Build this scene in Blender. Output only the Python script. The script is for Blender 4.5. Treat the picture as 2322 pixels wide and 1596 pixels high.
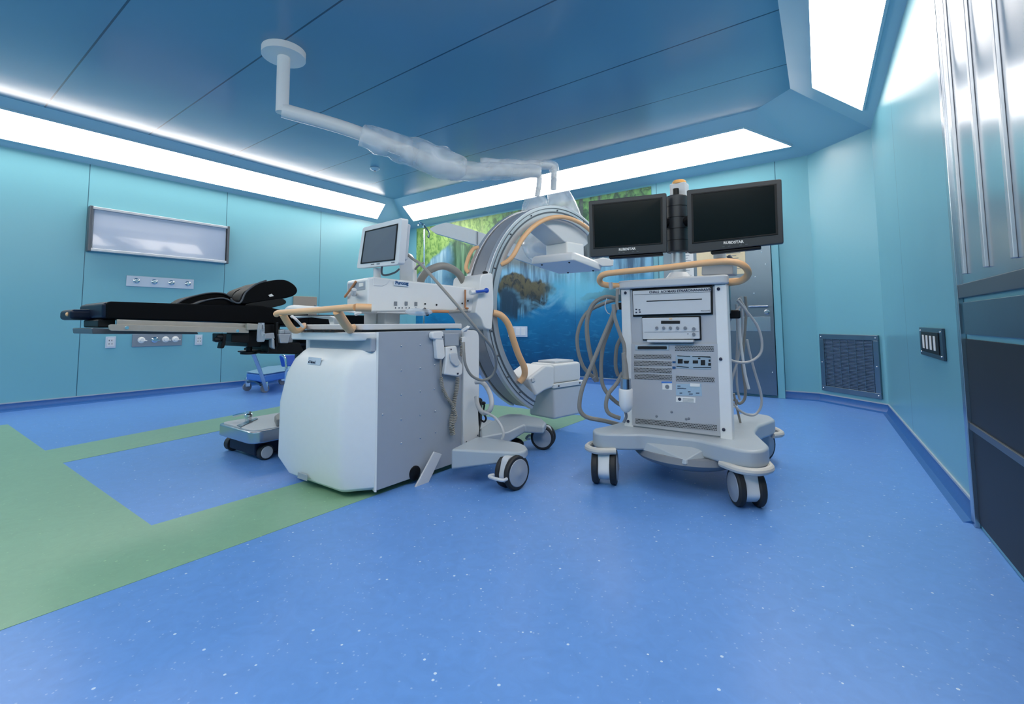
import bpy, bmesh, math, random
from mathutils import Vector, Matrix, noise
random.seed(7)
for o in list(bpy.data.objects): bpy.data.objects.remove(o)
sc = bpy.context.scene
COL = sc.collection

# ------------------------------------------------------------------ camera
F, CX, CY, H = 1063.2, 1161.0, 655.5, 0.9
ROT = Matrix(((0.8060685976574548, 0.049113257931068285, 0.5897807251563421),
              (0.5917815696392236, -0.05522331244363079, -0.8042045508439317),
              (-0.006927460276397129, 0.997265397804491, -0.07357809888798057)))
CP = Vector((0, 0, H))
cam_data = bpy.data.cameras.new('camera')
cam = bpy.data.objects.new('camera', cam_data)
COL.objects.link(cam)
cam_data.sensor_width = 36.0
cam_data.lens = F / 2322.0 * 36.0
cam_data.shift_x = 0.0
cam_data.shift_y = -(798.0 - CY) / 2322.0
cam_data.clip_start = 0.05
cam.matrix_world = Matrix.Translation(CP) @ ROT.to_4x4()
sc.camera = cam

# ------------------------------------------------------------------ world, view
w = bpy.data.worlds.new('world'); sc.world = w
w.use_nodes = True
w.node_tree.nodes['Background'].inputs[0].default_value = (0.55, 0.75, 1.0, 1)
w.node_tree.nodes['Background'].inputs[1].default_value = 0.3
sc.view_settings.view_transform = 'Standard'
sc.view_settings.look = 'None'
sc.view_settings.gamma = 1.0
sc.view_settings.exposure = 0.15
sc.view_settings.use_curve_mapping = False
LIGHT_STRENGTH = 8.5      # the ceiling light diffusers

# ------------------------------------------------------------------ helpers
def lin(c):
    c /= 255.0
    return c / 12.92 if c <= 0.04045 else ((c + 0.055) / 1.055) ** 2.4
def rgb(r, g, b): return (lin(r), lin(g), lin(b), 1.0)

def ray(px, py): return ROT @ Vector((px - CX, CY - py, -F))
def onp(px, py, p0, n):
    r = ray(px, py); n = Vector(n); return CP + r * (n.dot(Vector(p0) - CP) / n.dot(r))
def onz(px, py, z): return onp(px, py, (0, 0, z), (0, 0, 1))
def onx(px, py, x): return onp(px, py, (x, 0, 0), (1, 0, 0))
def ony(px, py, y): return onp(px, py, (0, y, 0), (0, 1, 0))

def mat(name, col, rough=0.5, metal=0.0, spec=0.5, noise_amt=0.0, noise_scale=30.0, bump=0.0, bump_scale=200.0, coat=0.0):
    m = bpy.data.materials.new(name); m.use_nodes = True
    nt = m.node_tree; b = nt.nodes['Principled BSDF']
    b.inputs['Base Color'].default_value = rgb(*col)
    b.inputs['Roughness'].default_value = rough
    b.inputs['Metallic'].default_value = metal
    b.inputs['Specular IOR Level'].default_value = spec
    b.inputs['Coat Weight'].default_value = coat
    tc = nt.nodes.new('ShaderNodeTexCoord')
    if noise_amt > 0:
        n = nt.nodes.new('ShaderNodeTexNoise'); n.inputs['Scale'].default_value = noise_scale
        n.inputs['Detail'].default_value = 5
        nt.links.new(tc.outputs['Object'], n.inputs['Vector'])
        mx = nt.nodes.new('ShaderNodeMix'); mx.data_type = 'RGBA'
        c = rgb(*col)
        mx.inputs[6].default_value = tuple(min(1, v * (1 - noise_amt)) for v in c[:3]) + (1,)
        mx.inputs[7].default_value = tuple(min(1, v * (1 + noise_amt)) for v in c[:3]) + (1,)
        nt.links.new(n.outputs['Fac'], mx.inputs[0]); nt.links.new(mx.outputs[2], b.inputs['Base Color'])
    if bump > 0:
        n2 = nt.nodes.new('ShaderNodeTexNoise'); n2.inputs['Scale'].default_value = bump_scale
        nt.links.new(tc.outputs['Object'], n2.inputs['Vector'])
        bp = nt.nodes.new('ShaderNodeBump'); bp.inputs['Strength'].default_value = bump; bp.inputs['Distance'].default_value = 0.002
        nt.links.new(n2.outputs['Fac'], bp.inputs['Height']); nt.links.new(bp.outputs['Normal'], b.inputs['Normal'])
    return m

def clear_plastic(name, tint, opac):
    m = bpy.data.materials.new(name); m.use_nodes = True
    nt = m.node_tree; b = nt.nodes['Principled BSDF']; out = nt.nodes['Material Output']
    b.inputs['Base Color'].default_value = rgb(*tint); b.inputs['Roughness'].default_value = 0.18
    tc = nt.nodes.new('ShaderNodeTexCoord')
    n = nt.nodes.new('ShaderNodeTexNoise'); n.inputs['Scale'].default_value = 3.2; n.inputs['Detail'].default_value = 1; n.inputs['Distortion'].default_value = 1.2
    nt.links.new(tc.outputs['Object'], n.inputs['Vector'])
    bp = nt.nodes.new('ShaderNodeBump'); bp.inputs['Strength'].default_value = .5; bp.inputs['Distance'].default_value = 0.03
    nt.links.new(n.outputs['Fac'], bp.inputs['Height']); nt.links.new(bp.outputs['Normal'], b.inputs['Normal'])
    tr = nt.nodes.new('ShaderNodeBsdfTransparent')
    mx = nt.nodes.new('ShaderNodeMixShader')
    mr = nt.nodes.new('ShaderNodeMapRange'); mr.inputs[1].default_value = 0.35; mr.inputs[2].default_value = 0.65
    mr.inputs[3].default_value = opac - 0.18; mr.inputs[4].default_value = opac + 0.18
    nt.links.new(n.outputs['Fac'], mr.inputs[0]); nt.links.new(mr.outputs[0], mx.inputs[0])
    nt.links.new(tr.outputs[0], mx.inputs[1]); nt.links.new(b.outputs[0], mx.inputs[2])
    nt.links.new(mx.outputs[0], out.inputs['Surface'])
    return m

def emis(name, col, s):
    m = bpy.data.materials.new(name); m.use_nodes = True
    b = m.node_tree.nodes['Principled BSDF']
    b.inputs['Base Color'].default_value = (0.8, 0.8, 0.8, 1)
    b.inputs['Emission Color'].default_value = col; b.inputs['Emission Strength'].default_value = s
    return m

class X:
    """tiny node expression builder"""
    def __init__(s, nt): s.nt = nt
    def m(s, op, a, b=None, c=None, clamp=False):
        n = s.nt.nodes.new('ShaderNodeMath'); n.operation = op; n.use_clamp = clamp
        for i, v in enumerate((a, b, c)):
            if v is None: continue
            if isinstance(v, (int, float)): n.inputs[i].default_value = v
            else: s.nt.links.new(v, n.inputs[i])
        return n.outputs[0]
    def sm(s, v, lo, hi):
        n = s.nt.nodes.new('ShaderNodeMapRange'); n.interpolation_type = 'SMOOTHSTEP'
        s.nt.links.new(v, n.inputs[0]); n.inputs[1].default_value = lo; n.inputs[2].default_value = hi
        if lo > hi:
            n.inputs[1].default_value = hi; n.inputs[2].default_value = lo; n.inputs[3].default_value = 1; n.inputs[4].default_value = 0
        return n.outputs[0]
    def mix(s, f, a, b):
        n = s.nt.nodes.new('ShaderNodeMix'); n.data_type = 'RGBA'
        for i, v in ((0, f), (6, a), (7, b)):
            if isinstance(v, (int, float, tuple)): n.inputs[i].default_value = v
            else: s.nt.links.new(v, n.inputs[i])
        return n.outputs[2]
    def noise(s, vec, sx, sy, sz, scale=1.0, detail=4, dist=0.0, rough=0.55):
        mp = s.nt.nodes.new('ShaderNodeMapping'); mp.inputs['Scale'].default_value = (sx, sy, sz)
        s.nt.links.new(vec, mp.inputs['Vector'])
        n = s.nt.nodes.new('ShaderNodeTexNoise'); n.inputs['Scale'].default_value = scale
        n.inputs['Detail'].default_value = detail; n.inputs['Distortion'].default_value = dist; n.inputs['Roughness'].default_value = rough
        s.nt.links.new(mp.outputs[0], n.inputs['Vector']); return n.outputs['Fac']

def root_loc(o):
    while o.parent: o = o.parent
    return o.location.copy()

class MB:
    """collects shapes (world coordinates) and links them as one mesh object"""
    def __init__(s): s.v = []; s.f = []
    def add(s, vs, fs):
        n = len(s.v); s.v += [Vector(v) for v in vs]; s.f += [tuple(i + n for i in f) for f in fs]; return s
    def prism(s, pts, ext):
        """polygon of 3d points extruded by the vector ext"""
        pts = [Vector(p) for p in pts]; e = Vector(ext); n = len(pts)
        fs = [tuple(range(n)), tuple(range(2 * n - 1, n - 1, -1))]
        fs += [(i, i + n, (i + 1) % n + n, (i + 1) % n) for i in range(n)]
        return s.add(pts + [p + e for p in pts], fs)
    def box(s, c, d, rz=0.0, M=None):
        c = Vector(c); R = Matrix.Rotation(rz, 3, 'Z') if M is None else M
        vs = [c + R @ Vector((x * d[0] / 2, y * d[1] / 2, z * d[2] / 2)) for x in (-1, 1) for y in (-1, 1) for z in (-1, 1)]
        return s.add(vs, [(0, 1, 3, 2), (4, 6, 7, 5), (0, 4, 5, 1), (2, 3, 7, 6), (0, 2, 6, 4), (1, 5, 7, 3)])
    def bb(s, a, b):
        return s.box([(a[i] + b[i]) / 2 for i in range(3)], [abs(b[i] - a[i]) for i in range(3)])
    def cyl(s, a, b, r, r2=None, n=20, caps=True):
        a = Vector(a); b = Vector(b); r2 = r if r2 is None else r2
        z = (b - a).normalized(); x = z.orthogonal().normalized(); y = z.cross(x)
        vs = []
        for p, rr in ((a, r), (b, r2)):
            vs += [p + (x * math.cos(t * 2 * math.pi / n) + y * math.sin(t * 2 * math.pi / n)) * rr for t in range(n)]
        fs = [(i, (i + 1) % n, (i + 1) % n + n, i + n) for i in range(n)]
        if caps: fs += [tuple(range(n - 1, -1, -1)), tuple(range(n, 2 * n))]
        return s.add(vs, fs)
    def lathe(s, a, axis, prof, n=24):
        """prof = [(distance along axis, radius)]"""
        a = Vector(a); z = Vector(axis).normalized(); x = z.orthogonal().normalized(); y = z.cross(x)
        vs = []; fs = []
        for (h, r) in prof:
            vs += [a + z * h + (x * math.cos(t * 2 * math.pi / n) + y * math.sin(t * 2 * math.pi / n)) * max(r, 1e-4) for t in range(n)]
        for k in range(len(prof) - 1):
            fs += [(k * n + i, k * n + (i + 1) % n, (k + 1) * n + (i + 1) % n, (k + 1) * n + i) for i in range(n)]
        fs += [tuple(range(n - 1, -1, -1)), tuple(range((len(prof) - 1) * n, len(prof) * n))]
        return s.add(vs, fs)
    def sphere(s, c, r, sc3=(1, 1, 1), n=16, m=10, M=None):
        c = Vector(c); vs = []; fs = []; M = M or Matrix.Identity(3)
        for j in range(1, m):
            ph = math.pi * j / m
            for i in range(n):
                th = 2 * math.pi * i / n
                vs.append(c + M @ Vector((r * sc3[0] * math.sin(ph) * math.cos(th), r * sc3[1] * math.sin(ph) * math.sin(th), r * sc3[2] * math.cos(ph))))
        top = len(vs); vs.append(c + M @ Vector((0, 0, r * sc3[2]))); vs.append(c - M @ Vector((0, 0, r * sc3[2])))
        for j in range(m - 2):
            fs += [(j * n + i, (j + 1) * n + i, (j + 1) * n + (i + 1) % n, j * n + (i + 1) % n) for i in range(n)]
        fs += [(top, i, (i + 1) % n) for i in range(n)]
        fs += [(top + 1, (m - 2) * n + (i + 1) % n, (m - 2) * n + i) for i in range(n)]
        return s.add(vs, fs)
    def tube(s, pts, r, n=10, res=8, smooth=True, closed=False, rad=None, flat=1.0):
        pts = [Vector(p) for p in pts]; P = []; RR = []
        rad = rad or [r] * len(pts)
        if smooth and len(pts) > 2:
            L = len(pts); segs = L if closed else L - 1
            for i in range(segs):
                if closed: p0, p1, p2, p3 = pts[i - 1], pts[i], pts[(i + 1) % L], pts[(i + 2) % L]
                else: p0, p1, p2, p3 = pts[max(i - 1, 0)], pts[i], pts[i + 1], pts[min(i + 2, L - 1)]
                for k in range(res):
                    t = k / res
                    P.append(0.5 * ((2 * p1) + (p2 - p0) * t + (2 * p0 - 5 * p1 + 4 * p2 - p3) * t * t + (3 * p1 - p0 - 3 * p2 + p3) * t ** 3))
                    RR.append(rad[i] * (1 - t) + rad[(i + 1) % L] * t)
            if not closed: P.append(pts[-1]); RR.append(rad[-1])
        else: P = pts; RR = rad
        m = len(P); x = None; vs = []
        for i in range(m):
            if closed: tg = (P[(i + 1) % m] - P[i - 1])
            else: tg = P[min(i + 1, m - 1)] - P[max(i - 1, 0)]
            tg = tg.normalized() if tg.length > 1e-9 else Vector((0, 0, 1))
            if x is None: x = tg.orthogonal().normalized()
            x = (x - tg * x.dot(tg)).normalized(); y = tg.cross(x)
            vs += [P[i] + (x * math.cos(2 * math.pi * k / n) + y * flat * math.sin(2 * math.pi * k / n)) * RR[i] for k in range(n)]
        fs = []
        for i in range(m if closed else m - 1):
            j = (i + 1) % m
            fs += [(i * n + k, i * n + (k + 1) % n, j * n + (k + 1) % n, j * n + k) for k in range(n)]
        if not closed: fs += [tuple(range(n - 1, -1, -1)), tuple(range((m - 1) * n, m * n))]
        return s.add(vs, fs)
    def loft(s, rings):
        n = len(rings[0]); vs = [Vector(p) for r_ in rings for p in r_]; fs = []
        for k in range(len(rings) - 1):
            fs += [(k * n + i, k * n + (i + 1) % n, (k + 1) * n + (i + 1) % n, (k + 1) * n + i) for i in range(n)]
        fs += [tuple(range(n - 1, -1, -1)), tuple(range((len(rings) - 1) * n, len(rings) * n))]
        return s.add(vs, fs)
    def build(s, name, m, parent=None, bevel=0.0, seg=2, label=None, subsurf=0, ang=35):
        loc = root_loc(parent) if parent else Vector((0, 0, 0))
        me = bpy.data.meshes.new(name)
        if parent is None and s.v:
            lo = Vector([min(v[i] for v in s.v) for i in range(3)]); hi = Vector([max(v[i] for v in s.v) for i in range(3)])
            loc = Vector(((lo.x + hi.x) / 2, (lo.y + hi.y) / 2, lo.z))
        me.from_pydata([v - loc for v in s.v], [], s.f)
        bm = bmesh.new(); bm.from_mesh(me); bmesh.ops.recalc_face_normals(bm, faces=bm.faces); bm.to_mesh(me); bm.free()
        for p in me.polygons: p.use_smooth = True
        me.set_sharp_from_angle(angle=math.radians(ang))
        o = bpy.data.objects.new(name, me); COL.objects.link(o)
        if parent: o.parent = parent
        else: o.location = loc
        if m: me.materials.append(m)
        if bevel > 0:
            b = o.modifiers.new('bevel', 'BEVEL'); b.width = bevel; b.segments = seg; b.limit_method = 'ANGLE'; b.angle_limit = math.radians(30)
            b.harden_normals = True
        if subsurf:
            ss = o.modifiers.new('sub', 'SUBSURF'); ss.levels = subsurf; ss.render_levels = subsurf
        if label: o['label'] = label
        return o

def tag(o, label=None, cat=None, group=None, kind=None):
    if label: o['label'] = label
    if cat: o['category'] = cat
    if group: o['group'] = group
    if kind: o['kind'] = kind
    return o
def empty(name, loc, label, cat, group=None):
    o = bpy.data.objects.new(name, None); COL.objects.link(o); o.location = loc; o.empty_display_size = 0.1
    return tag(o, label, cat, group)
def struct(name, mb, m, bevel=0.0): return tag(mb.build(name, m, None, bevel), kind='structure')

def rnd(pts, r, seg=5):
    """round the corners of a 2d outline; r is a number or a list"""
    out = []; n = len(pts)
    for i in range(n):
        rr = r[i] if isinstance(r, (list, tuple)) else r
        p = Vector(pts[i]); a = Vector(pts[i - 1]); b = Vector(pts[(i + 1) % n])
        if rr <= 0: out.append(p); continue
        da = (a - p); db = (b - p); la = min(rr, da.length * .49); lb = min(rr, db.length * .49)
        s = p + da.normalized() * la; e = p + db.normalized() * lb
        for k in range(seg + 1):
            t = k / seg; out.append((1 - t) ** 2 * s + 2 * t * (1 - t) * p + t * t * e)
    return out
def frame(o, u, v):
    """2d -> 3d mapper"""
    o = Vector(o); u = Vector(u); v = Vector(v)
    return lambda q, t=Vector((0, 0, 0)): o + u * q[0] + v * q[1] + Vector(t)

def dots(name, m, parent, pts, r):
    for p in pts: MB().sphere(p, r, n=10, m=6).build(name, m, parent)
def chips(name, m, parent, boxes):
    for a, b in boxes: MB().bb(a, b).build(name, m, parent)

def text_mb(body, size, f, u, v, w, depth=0.001, bold=0.0, align='LEFT'):
    """lettering as real geometry: plane axes u, v, out-of-plane w"""
    cu = bpy.data.curves.new('t', 'FONT'); cu.body = body; cu.size = size; cu.align_x = align; cu.extrude = depth; cu.offset = bold; cu.resolution_u = 2
    ob = bpy.data.objects.new('t', cu); COL.objects.link(ob)
    dg = bpy.context.evaluated_depsgraph_get(); dg.update()
    me = bpy.data.meshes.new_from_object(ob.evaluated_get(dg))
    mb = MB(); o = Vector(f); u = Vector(u); v = Vector(v); w_ = Vector(w)
    mb.add([o + u * q.co.x + v * q.co.y + w_ * q.co.z for q in me.vertices], [tuple(p.vertices) for p in me.polygons])
    bpy.data.objects.remove(ob); bpy.data.curves.remove(cu); bpy.data.meshes.remove(me)
    return mb

# ------------------------------------------------------------------ materials
M = {}
M['white'] = mat('white_plastic', (222, 224, 226), 0.35, noise_amt=.02, noise_scale=6)
M['white_metal'] = mat('white_painted_metal', (226, 229, 232), 0.4, noise_amt=.02)
M['grey'] = mat('grey_painted_metal', (156, 165, 178), 0.42, noise_amt=.04, noise_scale=12)
M['greyd'] = mat('mid_grey_plastic', (120, 126, 136), 0.5, noise_amt=.04)
M['cart_grey'] = mat('cart_panel_grey', (176, 180, 188), 0.45, noise_amt=.03, noise_scale=10)
M['base_grey'] = mat('base_grey', (168, 178, 188), 0.38, noise_amt=.03, noise_scale=8)
M['alu'] = mat('brushed_aluminium', (196, 200, 206), 0.32, metal=0.6, noise_amt=.08, noise_scale=14)
M['steel'] = mat('stainless_steel', (190, 196, 204), 0.22, metal=1.0, noise_amt=.06, noise_scale=8)
M['steel_d'] = mat('dark_stainless_steel', (126, 140, 152), 0.3, metal=1.0, noise_amt=.1, noise_scale=5)
M['chrome'] = mat('chrome', (225, 228, 232), 0.08, metal=1.0)
M['black'] = mat('black_plastic', (12, 14, 18), 0.45, spec=.3, noise_amt=.1)
M['vinyl'] = mat('black_vinyl', (4, 6, 11), 0.5, spec=.1, noise_amt=.1, bump=.08)
M['navy'] = mat('navy_and_lit_vinyl', (9, 24, 46), 0.45, spec=.25, noise_amt=.08, bump=.15)  # navy parts, and black vinyl with reflected light painted in
M['piping'] = mat('grey_seam', (70, 76, 84), 0.5)
M['rubber'] = mat('black_rubber', (34, 36, 40), 0.6, noise_amt=.1)
M['tan'] = mat('tan_handle', (226, 178, 132), 0.45, noise_amt=.05, noise_scale=14)
M['brown'] = mat('brown_strip', (186, 128, 88), 0.5, noise_amt=.06)
M['bezel'] = mat('monitor_bezel', (40, 44, 50), 0.4, noise_amt=.05)
M['screen'] = mat('dark_glass_screen', (4, 6, 9), 0.16, spec=.18)
M['screen_g'] = mat('grey_glass_screen', (110, 116, 126), 0.25, noise_amt=.1, noise_scale=3)
M['cable'] = mat('grey_cable', (140, 138, 134), 0.5, noise_amt=.05)
M['dark_cover'] = mat('ring_cover_grey', (138, 143, 153), 0.4, noise_amt=.15, noise_scale=5)
M['cable_l'] = mat('light_grey_cable', (182, 184, 188), 0.42, noise_amt=.04)
M['hole'] = mat('dark_opening', (14, 17, 22), 0.7)
M['grille_slat'] = mat('grille_slat', (136, 154, 176), 0.4, metal=.3)
M['film'] = mat('pale_viewer_glass', (184, 196, 216), 0.12, coat=.5)
M['frame_d'] = mat('dark_frame', (92, 98, 106), 0.35, metal=.5)
M['plate'] = mat('white_wall_plate', (205, 215, 228), 0.35)
M['plate_g'] = mat('grey_wall_plate', (150, 158, 168), 0.35, metal=.5)
M['beige'] = mat('beige_panel', (158, 146, 132), 0.45)
M['blue'] = mat('blue_plastic', (70, 125, 205), 0.45, noise_amt=.05)
M['blue_d'] = mat('bright_blue_plastic', (28, 84, 190), 0.4)
M['paper'] = mat('paper', (232, 232, 230), 0.8)
M['paper_y'] = mat('yellow_paper', (232, 214, 178), 0.8, noise_amt=.05, noise_scale=60)
M['paper_b'] = mat('pale_blue_label', (160, 186, 206), 0.7, noise_amt=.06, noise_scale=60)
M['ink'] = mat('dark_ink', (34, 44, 70), 0.6)
M['inkb'] = mat('blue_ink', (20, 78, 130), 0.6)
M['lgrey'] = mat('light_grey_plastic', (200, 204, 210), 0.4, noise_amt=.02)
M['cream'] = mat('cream_bumper', (198, 196, 192), 0.5)
M['orange'] = mat('orange_beacon', (232, 170, 90), 0.35)
M['wrap'] = clear_plastic('clear_plastic_wrap', (238, 243, 250), 0.42)
M['trans'] = clear_plastic('loose_clear_film', (214, 226, 240), 0.34)
M['diffuser'] = emis('light_diffuser', (1.0, 0.92, 0.83, 1), LIGHT_STRENGTH)
M['chain'] = mat('coiled_cord_grey', (150, 148, 142), 0.5)
M['shelf'] = mat('dark_cabinet', (24, 26, 30), 0.5)

def wall_material(name, col, axis, seams, width=0.004):
    m = mat(name, col, 0.28, spec=.45)
    nt = m.node_tree; b = nt.nodes['Principled BSDF']; e = X(nt)
    g = nt.nodes.new('ShaderNodeNewGeometry'); sp = nt.nodes.new('ShaderNodeSeparateXYZ'); nt.links.new(g.outputs['Position'], sp.inputs[0])
    n = e.noise(g.outputs['Position'], 1, 1, 1, .6, 2)
    c = rgb(*col)
    base = e.mix(n, tuple(v * .92 for v in c[:3]) + (1,), tuple(v * 1.06 for v in c[:3]) + (1,))
    v = sp.outputs[axis]; acc = None
    for s_ in seams:
        t = e.m('LESS_THAN', e.m('ABSOLUTE', e.m('SUBTRACT', v, s_)), width)
        acc = t if acc is None else e.m('MAXIMUM', acc, t)
    if acc is not None: base = e.mix(acc, base, rgb(col[0] * .45, col[1] * .55, col[2] * .6))
    nt.links.new(base, b.inputs['Base Color'])
    nn = e.noise(g.outputs['Position'], 1, 1, 1, 1.2, 2)
    bp = nt.nodes.new('ShaderNodeBump'); bp.inputs['Strength'].default_value = .12; bp.inputs['Distance'].default_value = .05
    nt.links.new(nn, bp.inputs['Height']); nt.links.new(bp.outputs['Normal'], b.inputs['Normal'])
    return m
TEAL = (122, 184, 198)
M['wall_l'] = wall_material('teal_wall_panels_left', TEAL, 1, [-.04, 1.46, 3.0, 4.5])
M['wall_b'] = wall_material('teal_wall_panels_back', TEAL, 0, [-2.19, -.72])
M['wall_p'] = wall_material('teal_wall_panels', TEAL, 2, [])
M['wall_r'] = wall_material('teal_wall_panels_right', TEAL, 1, [4.55, 3.0])
M['ceil'] = wall_material('ceiling_panels', (100, 150, 180), 1, [-.9, .0, .95, 1.85, 2.76, 3.84, 4.72], .007)
M['ceil'].node_tree.nodes['Principled BSDF'].inputs['Roughness'].default_value = .2
M['soffit'] = wall_material('soffit_panels', (158, 196, 214), 2, [])

def floor_material(name, col, spk):
    m = mat(name, col, 0.33, spec=.45)
    nt = m.node_tree; b = nt.nodes['Principled BSDF']; e = X(nt)
    g = nt.nodes.new('ShaderNodeNewGeometry'); P = g.outputs['Position']; c = rgb(*col)
    a = e.noise(P, 1, 1, 1, 14, 6, 1.5); s2 = e.noise(P, 1, 1, 1, 2.0, 3)
    base = e.mix(a, tuple(v * .84 for v in c[:3]) + (1,), tuple(min(1, v * 1.12) for v in c[:3]) + (1,))
    base = e.mix(e.m('MULTIPLY', s2, .3), base, tuple(v * .8 for v in c[:3]) + (1,))
    vo = nt.nodes.new('ShaderNodeTexVoronoi'); vo.inputs['Scale'].default_value = 16; nt.links.new(P, vo.inputs['Vector'])
    base = e.mix(e.m('LESS_THAN', vo.outputs['Distance'], .07), base, rgb(*spk))
    vo2 = nt.nodes.new('ShaderNodeTexVoronoi'); vo2.inputs['Scale'].default_value = 42; nt.links.new(P, vo2.inputs['Vector'])
    base = e.mix(e.m('MULTIPLY', e.m('LESS_THAN', vo2.outputs['Distance'], .12), .35), base, rgb(*spk))
    nt.links.new(base, b.inputs['Base Color'])
    return m
M['floor'] = floor_material('blue_vinyl_floor', (102, 152, 222), (200, 220, 244))
M['floor_g'] = floor_material('green_vinyl_floor', (134, 176, 146), (160, 200, 160))
M['skirt'] = mat('blue_vinyl_skirting', (44, 100, 168), 0.35, noise_amt=.12, noise_scale=40)
M['skirt_top'] = mat('skirting_edge', (170, 184, 196), 0.4)

# ------------------------------------------------------------------ room shell
LX, BY, Z1, Z2 = -7.39, 6.44, 2.86, 3.2
A, B_, C_, D_, E_ = (LX, BY), (-.38, BY), (.21, 5.92), (.66, -1.6), (LX, -1.6)
mb = MB(); mb.prism([(LX, -1.6, -.1), (.7, -1.6, -.1), (.7, BY, -.1), (LX, BY, -.1)], (0, 0, .1)); struct('floor', mb, M['floor'])
t = .12
struct('wall_left', MB().bb((LX - t, -1.6, 0), (LX, BY + t, Z2)), M['wall_l'])
struct('wall_back', MB().bb((LX, BY, 0), (-.38, BY + t, Z2)), M['wall_b'])
struct('wall_corner', MB().prism([(*B_, 0), (*C_, 0), (C_[0] + .1, C_[1] + .62, 0), (B_[0], BY + t, 0)], (0, 0, Z2)), M['wall_p'])
struct('wall_right', MB().prism([(*C_, 0), (*D_, 0), (D_[0] + .3, D_[1], 0), (C_[0] + .3, C_[1] + .3, 0)], (0, 0, Z2)), M['wall_r'])
struct('wall_front', MB().bb((LX, -1.6 - t, 0), (.8, -1.6, Z2)), M['wall_p'])
# dropped, sloping soffit round a raised ceiling
inn = [(-6.77, 5.568), (-.78, 5.568), (-.42, 5.25), (-.12, -.9), (-6.77, -.9)]
struct('ceiling', MB().bb((LX, -1.6, Z2), (.8, BY + .1, Z2 + .1)), M['ceil'])
outp = [A, B_, C_, D_, E_]
names = ['back', 'corner', 'right', 'front', 'left']
for i in range(5):
    j = (i + 1) % 5
    a, b = Vector((*outp[i], Z1)), Vector((*outp[j], Z1)); c, d = Vector((*inn[j], Z2)), Vector((*inn[i], Z2))
    tag(MB().prism([a, b, c, d], (0, 0, .03)).build('trim_%d' % (i + 1), M['soffit']), kind='structure')

def cove_light(a, b, c, d, label, grp):
    """a, b lower edge; c, d upper edge, lying just below the soffit"""
    a, b, c, d = map(Vector, (a, b, c, d)); n = (b - a).cross(d - a).normalized()
    if n.z > 0: n = -n
    cen = (a + b + c + d) / 4
    r = empty('ceiling_light', cen, label, 'ceiling light', grp)
    off = n * .012
    MB().prism([a + off, b + off, c + off, d + off], -n * .008).build('diffuser', M['diffuser'], r)
    q = [a, b, c, d]; f = MB()
    for i in range(4):
        p, s_ = q[i], q[(i + 1) % 4]; inw = (cen - (p + s_) / 2); inw = (inw - (s_ - p).normalized() * inw.dot((s_ - p).normalized())).normalized() * -.018
        f.prism([p + n * .014, s_ + n * .014, s_ + n * .014 + inw, p + n * .014 + inw], -n * .012)
    f.build('frame', M['soffit'], r)
sl_back = (Vector((*A, Z1)), (Vector((*B_, Z1)) - Vector((*A, Z1))).cross(Vector((*inn[0], Z2)) - Vector((*A, Z1))))
sl_left = (Vector((*A, Z1)), (Vector((*E_, Z1)) - Vector((*A, Z1))).cross(Vector((*inn[0], Z2)) - Vector((*A, Z1))))
pb = lambda px, py: onp(px, py, *sl_back)
pl = lambda px, py: onp(px, py, *sl_left)
bl, br, tl = pb(938, 500), pb(1795, 333), pb(914, 467)
dirx = Vector((1, 0, 0))
tr = tl.copy(); tr.x = br.x - (br - bl).length * 0 - .42
cove_light(bl, (br.x, bl.y, bl.z), tr, tl, 'long glowing white ceiling light over the waterfall mural wall', 'recessed ceiling lights')
ll, lt = pl(855, 495), pl(873, 462)
cove_light(ll, (ll.x, -.7, ll.z), (lt.x, -.45, lt.z), lt, 'long glowing white ceiling light above the left wall with the film viewer', 'recessed ceiling lights')
# right-wall light, plus one added behind the camera, unseen, for even light
def lerp(p, q, t): return Vector(p) * (1 - t) + Vector(q) * t
def side_light(i, j, t0, t1, label):
    a0, b0 = Vector((*outp[i], Z1)), Vector((*outp[j], Z1)); d0, c0 = Vector((*inn[i], Z2)), Vector((*inn[j], Z2))
    lo0, lo1 = lerp(a0, b0, t0), lerp(a0, b0, t1); hi0, hi1 = lerp(d0, c0, t0), lerp(d0, c0, t1)
    cove_light(lerp(lo0, hi0, .14), lerp(lo1, hi1, .14), lerp(lo1, hi1, .72), lerp(lo0, hi0, .72), label, 'recessed ceiling lights')
side_light(2, 3, .05, .97, 'long glowing ceiling light above the right wall and steel door')
side_light(3, 4, .05, .95, 'added long fill light on the soffit behind the camera, out of view')

# skirting: coved blue vinyl with a pale edge
def skirting(name, a, b, inward):
    a = Vector((*a, 0)); b = Vector((*b, 0)); n = Vector((*inward, 0)).normalized()
    prof = [(0, .0), (.05, .0), (.022, .012), (.008, .035), (.006, .082), (0, .082)]
    mb = MB(); mb.prism([a + n * p[0] + Vector((0, 0, p[1])) for p in prof], b - a)
    o = tag(mb.build(name, M['skirt']), kind='structure')
    e = MB().prism([a + n * q[0] + Vector((0, 0, q[1])) for q in [(0, .082), (.009, .082), (.009, .094), (0, .094)]], b - a)
    tag(e.build('trim_edge_' + name.split('_', 1)[1], M['skirt_top']), kind='structure')
skirting('baseboard_left', (LX, -1.6), (LX, BY), (1, 0))
skirting('baseboard_back', (LX, BY), (-2.2, BY), (0, -1))
skirting('baseboard_back_right', (-.72, BY), B_, (0, -1))
cn = Vector((-(C_[1] - B_[1]) * -1, -(C_[0] - B_[0]))) ; cn = Vector((C_[1] - B_[1], -(C_[0] - B_[0])))
skirting('baseboard_corner', B_, C_, (cn.x, cn.y))
rn = Vector((D_[1] - C_[1], -(D_[0] - C_[0])))
rdir = (Vector(D_) - Vector(C_)).normalized()
rp = lambda d: Vector(C_) + rdir * d
skirting('baseboard_right', C_, tuple(rp(2.98)), (rn.x, rn.y))

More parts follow.
